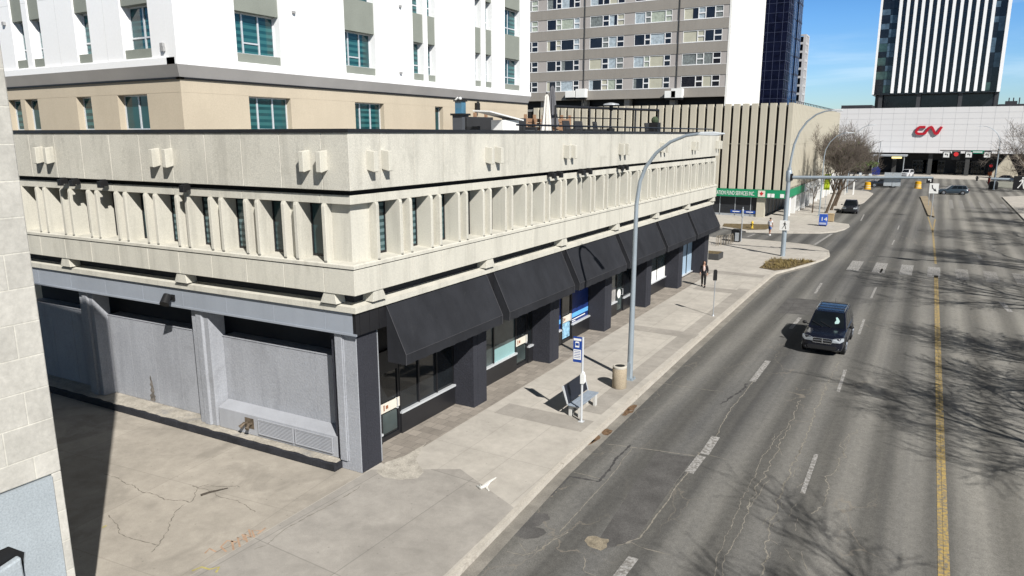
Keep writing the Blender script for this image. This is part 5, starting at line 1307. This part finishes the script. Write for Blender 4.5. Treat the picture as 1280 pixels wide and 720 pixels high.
    if detail:
        b = MB(); f_ = -hl-.025
        fr = [(-.46,-.02),(-.42,-.17),(.42,-.17),(.46,-.02),(.42,.05),(-.42,.05)]
        b.tube([(hw*a, f_, hz+c) for a, c in fr]+[(hw*fr[0][0], f_, hz+fr[0][1])], .018, 6)
        b.tube([(0,f_-.01,hz-.16),(0,f_-.01,hz+.05)], .026, 6); b.tube([(-hw*.42,f_-.01,hz-.05),(hw*.42,f_-.01,hz-.05)], .02, 6)
        b.build('chrome_cross', CHR, gr, smooth=True)
        for sx in (-1, 1):
            b = MB(); b.lathe([(.06,-hl*.985),(.06,-hl*.93)], (sx*hw*.72,0,.40), 12, 0, 'y'); b.build('fog_light', LAMPG, t)
            b = MB(); b.tube([(sx*.2,yb0*hl+.03,belt+.03),(sx*.2-.5*1,yb0*hl+.22,belt+.24)], .012, 5); b.build('wiper', TRIM, t)
            b = MB(); x = sx*wt*.93; b.tube([(x,yt0*hl+.15,zt),(x,yt0*hl+.22,zt+.07),(x,yt1*hl-.2,zt+.07),(x,yt1*hl-.1,zt)], .022, 6); b.build('roof_rail', CHR, t, smooth=True)
        b = MB(); b.tube([(-wt*.93,.1*hl,zt+.07),(wt*.93,.1*hl,zt+.07)], .02, 6); b.tube([(-wt*.93,.6*hl,zt+.07),(wt*.93,.6*hl,zt+.07)], .02, 6); b.build('roof_bar', TRIM, t)
        b = MB(); b.tube([(0,.72*hl,zt),(0,.78*hl,zt+.25)], .008, 5); b.build('antenna', TRIM, t)
        b = MB(); q_ = [Vector(v_) for v_ in (A[0],A[1],T_[1],T_[0])]; b.add([bil(q_,u_,v_)+Vector((0,-.014,.009)) for u_, v_ in ((.70,.30),(.80,.34),(.83,.48),(.79,.62),(.75,.70),(.71,.66),(.73,.52),(.69,.40))], [list(range(8))]); b.build('windshield_patch', M('pale_teal_patch', (.35,.5,.48), .4), t)  # irregular pale teal polygon laid just proud of the windshield
        b = MB(); b.box(-hw-.002, hw+.002, -.55*hl+.55, .5*hl, .30, .36); b.build('side_trim', TRIM, t)
    if kind == 'pickup':
        b = MB(); b.box(-hw*.85, hw*.85, .26*hl, .95*hl, belt-.03, belt+.012); b.build('bed', TRIM, t)
    return t
p = RD(1027,448)
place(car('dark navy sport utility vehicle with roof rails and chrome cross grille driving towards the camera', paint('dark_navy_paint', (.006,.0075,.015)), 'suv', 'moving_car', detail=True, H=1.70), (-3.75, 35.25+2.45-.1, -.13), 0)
p = RD(1060,267.5); place(car('charcoal car parked by the bare trees, nose towards the camera', paint('charcoal_paint', (.018,.02,.026)), 'suv', H=1.6, W=1.85), (p.x, p.y+2.5, -.13), R(3))
p = RD(1190,243.5); place(car('blue-grey hatchback crossing the far intersection sideways', paint('slate_blue_paint', (.03,.045,.06)), 'suv', 'moving_car', H=1.6, L=4.7), (p.x, p.y+1.0, -.13), R(-82))
WHP = paint('white_car_paint', (.62,.62,.64)); BKP = paint('black_car_paint', (.01,.01,.012))
p = RD(1133,222); place(car('white van-like car nearest the camera of the two white ones under the podium', WHP, 'van', H=1.9, L=4.9), (p.x, p.y+2, -.13), R(-14))
p = RD(1131,215.5); place(car('white car partly hidden behind the other white one, under the podium edge', WHP, 'suv', H=1.75), (p.x+1.5, p.y+4, -.13), R(-50))
p = RD(1098,234.5); place(car('black pickup truck standing behind the yellow barrel and the overhead arm', BKP, 'pickup', H=2.0, L=5.6, W=2.0, name='pickup_truck', cat='pickup'), (p.x+.6, p.y+1.5, -.13), R(-75))
p = RD(1253,226); place(car('dark low car half hidden behind the far right island', BKP, 'sedan', H=1.45, L=4.7), (p.x, 192, -.13), R(-88))
# ------------------------------------------------------------------ people
SKIN = M('skin', (.36,.21,.15), .6, .08); HAIRB = M('black_hair', (.012,.010,.010), .5)
def skin_chain(name, mat, parent, verts, edges, root=0, sub=2):
    me = bpy.data.meshes.new(name); me.from_pydata([v[:3] for v in verts], edges, []); me.materials.append(mat)
    o = bpy.data.objects.new(name, me); COL.objects.link(o); o.parent = parent; ORG[o.name] = Vector((0,0,0))
    m = o.modifiers.new('skin', 'SKIN'); m.use_smooth_shade = True
    for i, v in enumerate(verts):
        r = v[3] if isinstance(v[3], (tuple, list)) else (v[3], v[3]); o.data.skin_vertices[0].data[i].radius = r; o.data.skin_vertices[0].data[i].use_root = (i == root)
    s = o.modifiers.new('sub', 'SUBSURF'); s.levels = s.render_levels = sub; return o
def person(label, shirt, trousers, hairmat, shorts=False, long_hair=False, jacket=False, front=None, stride=.2, s=1.0, shoe=BLACK):
    """local frame: faces -y, feet at z=0, 1.70 m tall"""
    t = thing('person', label, 'person', (0,0,0))
    st = stride
    J = [(0,0,.93,(.145,.105)),(0,0,1.08,(.125,.09)),(0,0,1.28,(.16,.105)),(0,.005,1.40,(.12,.085)),(0,0,1.47,.055),(0,-.01,1.53,.058),   # pelvis..neck
         (.17,0,1.38,.058),(.235,.03,1.12,.042),(.225,-.08-st*.2,.90,.034),      # right arm
         (-.17,0,1.38,.058),(-.235,.0,1.12,.042),(-.225,-.13+st*.2,.92,.034),
         (.09,0,.86,.088),(.095,-st*.55,.48,.060),(.095,-st*.75,.10,.042),(.1,-st*.75-.13,.045,.036),
         (-.09,0,.86,.088),(-.095,st*.25,.48,.060),(-.095,st*1.0,.13,.042),(-.1,st*1.0-.11,.045,.036)]
    E_ = [(0,1),(1,2),(2,3),(3,4),(4,5),(3,6),(6,7),(7,8),(3,9),(9,10),(10,11),(0,12),(12,13),(13,14),(14,15),(0,16),(16,17),(17,18),(18,19)]
    # hands: palm and five digits each
    for w, sx in ((8,1),(11,-1)):
        x, y, z, _ = J[w]; pi = len(J); J.append((x+sx*.004,y-.02,z-.07,(.022,.036))); E_.append((w,pi))
        for k, (dy, ln) in enumerate(((-.03,.068),(-.012,.078),(.007,.072),(.024,.056))):
            a = len(J); J.append((x+sx*.006,y-.02+dy,z-.115,.0095)); J.append((x+sx*.0,y-.028+dy,z-.115-ln*.55,.009)); J.append((x-sx*.014,y-.034+dy,z-.115-ln,.008)); E_ += [(pi,a),(a,a+1),(a+1,a+2)]
        a = len(J); J.append((x-sx*.004,y-.06,z-.06,.011)); J.append((x-sx*.014,y-.078,z-.10,.009)); E_ += [(pi,a),(a,a+1)]
    skin_chain('body', SKIN, t, J, E_)
    # head with face
    b = MB(); b.ball((0,-.005,1.60), (.075,.095,.112), 18, 14); b.ball((0,-.045,1.545), (.052,.055,.05), 12, 8)
    b.tube([(0,-.092,1.62),(0,-.118,1.585),(0,-.098,1.575)], [.010,.016,.012], 8)
    for sx in (-1, 1): b.ball((sx*.078,.005,1.595), (.012,.025,.034), 8, 6)
    hd = b.build('head', SKIN, t, smooth=True, sharp=60)
    b = MB()
    for sx in (-1, 1): b.ball((sx*.03,-.088,1.612), (.013,.008,.009), 8, 6)
    b.build('eyes', BLACK, hd); b = MB(); b.ball((0,-.096,1.548), (.024,.008,.008), 8, 6); b.build('mouth', M('lips', (.3,.09,.08)) if 'lips' not in bpy.data.materials else bpy.data.materials['lips'], hd)
    b = MB(); b.ball((0,.018,1.635), (.088,.098,.095), 16, 10)
    if long_hair:
        b.tube([(0,.06,1.62),(0,.085,1.48),(0,.10,1.32),(0,.105,1.22)], [.085,.10,.11,.06], 10)
        for sx in (-1, 1): b.tube([(sx*.075,0,1.63),(sx*.095,-.02,1.5),(sx*.10,-.06,1.34),(sx*.095,-.075,1.25)], [.035,.045,.045,.02], 8)
    b.build('hair', hairmat, t, smooth=True, sharp=60)
    # clothes
    k = 1.14
    G_ = lambda i, f=k: (*J[i][:3], tuple(q*f for q in (J[i][3] if isinstance(J[i][3], tuple) else (J[i][3],)*2)))
    V = [(0,0,.90,(.165,.125)), (0,0,1.08,(.145,.11)), G_(2,1.12), G_(3,1.1), G_(6,1.25), G_(7,1.3), (J[8][0]*.99,J[8][1]*.9,J[8][2]+.04,.046), G_(9,1.25), G_(10,1.3), (J[11][0]*.99,J[11][1]*.9,J[11][2]+.04,.046)]
    if jacket: V.insert(0, (0,.01,.74,(.19,.145)))
    o_ = 1 if jacket else 0
    ed = [(0,1),(1,2),(2,3)]+([(3,4)] if jacket else [])+[(3+o_,4+o_),(4+o_,5+o_),(3+o_,7+o_),(7+o_,8+o_)]
    if jacket: ed += [(5+o_,6+o_),(8+o_,9+o_)]
    else: V = V[:4]+[V[4], (*[V[4][i]*.45+V[5][i]*.55 for i in range(3)], .058), V[7], (*[V[7][i]*.45+V[8][i]*.55 for i in range(3)], .058)]; ed = [(0,1),(1,2),(2,3),(3,4),(4,5),(3,6),(6,7)]
    sh = skin_chain('jacket' if jacket else 'shirt', shirt, t, V, ed)
    if front:
        b = MB(); b.ball((0,-.085,1.22), (.085,.055,.19), 12, 10); b.build('blouse', front, t, smooth=True)
    low = .12 if not shorts else None
    V = [(0,0,.97,(.152,.112)), (0,0,.90,(.155,.115)), G_(12,1.13), G_(13,1.25), (*J[14][:3],.062), G_(16,1.13), G_(17,1.25), (*J[18][:3],.062)]
    if shorts: V = V[:3]+[(*[J[12][i]*.15+J[13][i]*.85 for i in range(3)],.095)]+[V[5]]+[(*[J[16][i]*.15+J[17][i]*.85 for i in range(3)],.095)]; ed = [(0,1),(1,2),(2,3),(1,4),(4,5)]
    else: ed = [(0,1),(1,2),(2,3),(3,4),(1,5),(5,6),(6,7)]
    skin_chain('shorts' if shorts else 'trousers', trousers, t, V, ed)
    for i in (15, 19):
        x, y, z, _ = J[i]; b = MB(); b.prism([(.12,0),(-.10,0),(-.135,.02),(-.13,.05),(-.05,.085),(.04,.12),(.115,.12)], -.045, .045, lambda a, h, w: (x+w, y+.05+a, max(0, z-.045)+h)); b.build('shoe', shoe, t, bevel=.015)
    t.scale = (s,)*3; return t
p = G(879,358.5)
place(person('long-haired woman in a dark coat and pale pink top walking on the sidewalk', M('black_coat', (.012,.012,.014), .9), M('black_trousers', (.012,.012,.013), .9), HAIRB, long_hair=True, jacket=True, front=M('pale_pink_top', (.55,.42,.38), .8), s=1.03), (p.x, p.y, 0), R(12), 1.03)
p = G(962,292.5)
place(person('man in a white shirt and blue shorts crossing the side street', M('white_shirt', (.68,.68,.7), .8), M('blue_shorts', (.06,.12,.30), .8), HAIRB, shorts=True, stride=.16, shoe=WHITE), (p.x, p.y, -.13), R(160), 1.06)
# ------------------------------------------------------------------ roof terrace
TZ = 9.65
def tpos(px, X): q = atX(px, 168, X); return q.x, q.y
DW = M('dark_wicker', (.03,.031,.034), .8, .2); CUSH = M('grey_cushion', (.11,.12,.13), .9); WOOD = M('orange_cedar', (.30,.18,.11), .7, .15)
x, y = tpos(576, -21.5); t = thing('gate_pillar', 'dark grey pillar with a flat cap on the roof terrace, under a blue glass lantern', 'pillar', (x,y,TZ))
b = MB(); b.box(x-.3,x+.3,y-.3,y+.3,TZ,10.95); b.build('shaft', M('charcoal_pillar', (.07,.075,.085)), t); b = MB(); b.box(x-.38,x+.38,y-.38,y+.38,10.95,11.05); b.build('cap', BLACK, t)
t = thing('lantern', 'square blue glass lantern with dark top standing on the terrace pillar', 'lantern', (x,y,11.05))
b = MB(); b.box(x-.2,x+.2,y-.2,y+.2,11.05,11.65); b.build('glass_body', glass('blue_lantern_glass', (.06,.16,.25)), t); b = MB(); b.box(x-.26,x+.26,y-.26,y+.26,11.65,11.72); b.build('lid', BLACK, t); b = MB(); b.tube([(x-.3,y,11.72),(x-.15,y,11.85)], .05, 6); b.ball((x,y,11.8), .08, 8, 6); b.build('finial', WHITE, t)
def sofa(label, x, y, w=2.0, d=.85, rz=0):
    t = thing('outdoor_sofa', label, 'sofa', (0,0,0), 'terrace seating')
    b = MB(); b.box(-w/2,w/2,-d/2,d/2,0,.42); b.box(-w/2,-w/2+.14,-d/2,d/2,.42,.72); b.box(w/2-.14,w/2,-d/2,d/2,.42,.72); b.build('frame', DW, t, bevel=.02)
    b = MB(); b.box(-w/2,w/2,d/2-.16,d/2,.42,1.15); b.build('backrest', DW, t, bevel=.02)
    b = MB(); b.box(-w/2+.16,w/2-.16,-d/2+.02,d/2-.18,.42,.56); b.build('cushion', CUSH, t, bevel=.04)
    return place(t, (x,y,TZ), rz)
def armchair(label, x, y, rz=0):
    t = thing('outdoor_armchair', label, 'chair', (0,0,0), 'terrace seating')
    b = MB(); b.box(-.42,.42,-.4,.4,.12,.42); b.box(-.42,-.32,-.4,.4,.42,.66); b.box(.32,.42,-.4,.4,.42,.66); b.build('frame', DW, t, bevel=.02)
    b = MB(); b.prism([(.28,.42),(.42,.42),(.52,1.1),(.42,1.12)], -.4, .4, lambda y, z, x: (x, y, z)); b.build('backrest', DW, t, bevel=.02)
    b = MB(); b.box(-.3,.3,-.38,.26,.42,.55); b.build('cushion', CUSH, t, bevel=.03)
    for a in (-.36,.36):
        for c in (-.34,.34): b = MB(); b.box(a-.03,a+.03,c-.03,c+.03,0,.12); b.build('leg', BLACK, t)
    return place(t, (x,y,TZ), rz)
def fence_seat(label, x, y, w=2.2):
    t = thing('timber_screen', label, 'screen', (x,y,TZ))
    b = MB(); 
    for i in range(4): b.box(x-.04,x+.04,y-w/2,y+w/2,TZ+.35+i*.24,TZ+.55+i*.24)
    b.build('slats', WOOD, t)
    for d in (-w/2,0,w/2): b = MB(); b.box(x-.07,x+.07,y+d-.07,y+d+.07,TZ,TZ+1.5); b.build('post', WOOD, t)
x, y = tpos(594,-21.8); fence_seat('orange cedar screen with posts beside the dark pillar on the terrace', x, y)
x, y = tpos(668,-21.); fence_seat('orange cedar screen between the sofas and the closed parasols', x, y)
x, y = tpos(702,-20.); fence_seat('orange cedar screen between the closed parasols and the pergola', x, y)
x, y = tpos(606,-18.5); sofa('dark wicker sofa nearest the pillar on the terrace, in front of the first cedar screen', x, y, 1.8, .85, R(80))
x, y = tpos(628,-18.2); s_ = sofa('dark wicker sofa in the middle of the terrace, behind the white tilted table', x, y+2, 1.9, .85, R(100)); 
x, y = tpos(650,-18.2); sofa('dark wicker sofa closest to the closed parasols', x, y, 1.9, .85, R(85))
x, y = tpos(716,-18.); armchair('dark wicker armchair closest to the closed parasols', x, y, R(90))
x, y = tpos(730,-18.); armchair('dark wicker armchair under the pergola beam, second from the parasols', x, y, R(80))
x, y = tpos(752,-18.); armchair('dark wicker armchair beside the patio heater', x, y, R(100))
x, y = tpos(816,-17.); armchair('dark wicker armchair beside the dark planter at the terrace end', x, y, R(90))
x, y = tpos(624,-17.5); t = thing('patio_table', 'white table with a tilted long top on the terrace', 'table', (x,y,TZ))
zt = lambda d: 10.98-d*.10
b = MB(); b.add([(x-.45,y-1.5,11.0),(x+.45,y-1.5,10.95),(x+.45,y+1.5,10.62),(x-.45,y+1.5,10.67),(x-.45,y-1.5,11.06),(x+.45,y-1.5,11.01),(x+.45,y+1.5,10.68),(x-.45,y+1.5,10.73)], [(0,1,2,3),(4,5,6,7),(0,1,5,4),(1,2,6,5),(2,3,7,6),(3,0,4,7)]); b.build('tabletop', WHITE, t)
b = MB(); b.box(x-.3,x+.3,y-.2,y+1.3,TZ,10.64); b.build('pedestal', WHITE, t)
# closed parasols
def parasol(label, px_, X, h, m, lean=0):
    x, y = tpos(px_, X); t = thing('closed_parasol', label, 'parasol', (x,y,TZ)); 
    b = MB(); b.tube([(x,y,TZ),(x,y,h+.1)], .04, 8); b.build('pole', BLACK, t)
    b = MB(); N = 16; prof = [(.03,h),(.10,h-.15),(.16,h-.9),(.24,h-1.7),(.34,h-2.35)]
    vs = []
    for r, z in prof:
        for k in range(N): a = 6.283*k/N; q = r*(1.25 if k % 2 else .7); vs.append((x+q*math.cos(a),y+q*math.sin(a),z+(.12 if (k % 4 == 1 and z < h-2) else 0)))
    b.add(vs, [(i*N+k,i*N+(k+1)%N,(i+1)*N+(k+1)%N,(i+1)*N+k) for i in range(len(prof)-1) for k in range(N)]); b.build('canopy', m, t, smooth=True, sharp=25)
    b = MB(); b.lathe([(.4,TZ),(.4,TZ+.1),(.1,TZ+.14)], (x,y,0), 16); b.build('base', BLACK, t)
parasol('closed pale parasol on the terrace, the shorter one', 683, -19.6, 12.25, M('pale_parasol_cloth', (.62,.6,.56), .9))
parasol('closed dark and pale parasol on the terrace, the taller one', 690, -19.6, 12.75, M('dark_parasol_cloth', (.13,.13,.14), .9))
x, y = tpos(763,-17.6); t = thing('patio_heater', 'dark patio heater with a flat round hood on the terrace', 'heater', (x,y,TZ))
b = MB(); b.lathe([(.25,TZ),(.25,TZ+.7),(.05,TZ+.75),(.05,TZ+1.75),(.12,TZ+1.8),(.12,TZ+2.1)], (x,y,0), 14); b.build('body', BLACK, t); b = MB(); b.lathe([(.5,TZ+2.1),(.45,TZ+2.18),(.1,TZ+2.25)], (x,y,0), 18); b.build('hood', GALV, t)
t = thing('pergola', 'thin black metal pergola frame along the far half of the terrace', 'pergola', (-19,38,TZ))
b = MB(); (xa, ya), (xb, yb) = tpos(694,-19), tpos(822,-16.2)
for q in (0,.3,.5,.75,1.0): b.tube([(xa+(xb-xa)*q,ya+(yb-ya)*q,TZ),(xa+(xb-xa)*q,ya+(yb-ya)*q,11.55)], .06, 6)
b.build('post', BLKM, t); b = MB(); b.tube([(xa,ya,11.55),(xb,yb,11.55)], .08, 6); b.tube([(xa,ya,10.95),(xa+(xb-xa)*.6,ya+(yb-ya)*.6,10.95)], .03, 6); b.build('beam', BLKM, t)
x, y = tpos(818,-16.2); t = thing('planter_box', 'dark square planter at the far end of the terrace railing', 'planter', (x,y,TZ)); b = MB(); b.box(x-.3,x+.3,y-.3,y+.3,TZ,10.75); b.build('box', BLACK, t); b = MB(); b.ball((x,y,10.9), (.25,.25,.25), 10, 6); b.build('plant', M('dark_leaves', (.05,.07,.04)), t)
# ------------------------------------------------------------------ camera, sun, sky
cam = bpy.data.objects.new('camera', bpy.data.cameras.new('camera')); COL.objects.link(cam)
cam.data.sensor_width = 36; cam.data.lens = FPX/1280*36; cam.data.clip_start = .3; cam.data.clip_end = 4000
cam.location = CP; cam.rotation_euler = (math.pi/2-TH, 0, YAW); sc.camera = cam
EL_, AZ = R(39.4), math.atan2(.832,-.555)
d = Vector((-math.sin(AZ)*math.cos(EL_), -math.cos(AZ)*math.cos(EL_), -math.sin(EL_)))
sun = bpy.data.objects.new('sun', bpy.data.lights.new('sun', 'SUN')); COL.objects.link(sun)
sun.data.energy = 5.0; sun.data.angle = R(.53); sun.data.color = (1.0,.97,.92); sun.rotation_euler = d.to_track_quat('-Z','Y').to_euler(); sun.location = (30,-20,60)
w = bpy.data.worlds.new('World'); sc.world = w; w.use_nodes = True; nt = w.node_tree; bg = nt.nodes['Background']
sky = nt.nodes.new('ShaderNodeTexSky'); sky.sky_type = 'NISHITA'; sky.sun_disc = False; sky.sun_elevation = EL_; sky.sun_rotation = AZ; sky.air_density = 1.0; sky.dust_density = .3; sky.ozone_density = 2.0
T = NT(nt); hs = nt.nodes.new('ShaderNodeHueSaturation'); hs.inputs['Saturation'].default_value = 1.35; hs.inputs['Hue'].default_value = .497; nt.links.new(sky.outputs[0], hs.inputs['Color'])
cv = T.map((1.2,1.2,9), rot=(.12,.1,0), src=T.tc.outputs['Generated']); cn_ = T.noise(2.2, cv, detail=7, rough=.55, dist=.4)
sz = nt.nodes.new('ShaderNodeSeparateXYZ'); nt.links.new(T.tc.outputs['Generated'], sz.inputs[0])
deep = T.mix(T.rng(sz.outputs[2], .13, .34, 0, 1, True), (1.18,1.5,2.05), (.27,.27,.29))     # sky reshaped: low band brightened for the view, zenith darkened to deepen shadows
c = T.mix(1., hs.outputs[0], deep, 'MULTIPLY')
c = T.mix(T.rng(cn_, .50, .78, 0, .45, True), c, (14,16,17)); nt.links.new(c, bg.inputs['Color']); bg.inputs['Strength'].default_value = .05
vs_ = sc.view_settings; vs_.view_transform = 'Standard'; vs_.look = 'None'; vs_.exposure = .45; vs_.gamma = 1; vs_.use_curve_mapping = False
sc.cycles.max_bounces = 5; sc.cycles.diffuse_bounces = 2; sc.cycles.glossy_bounces = 3
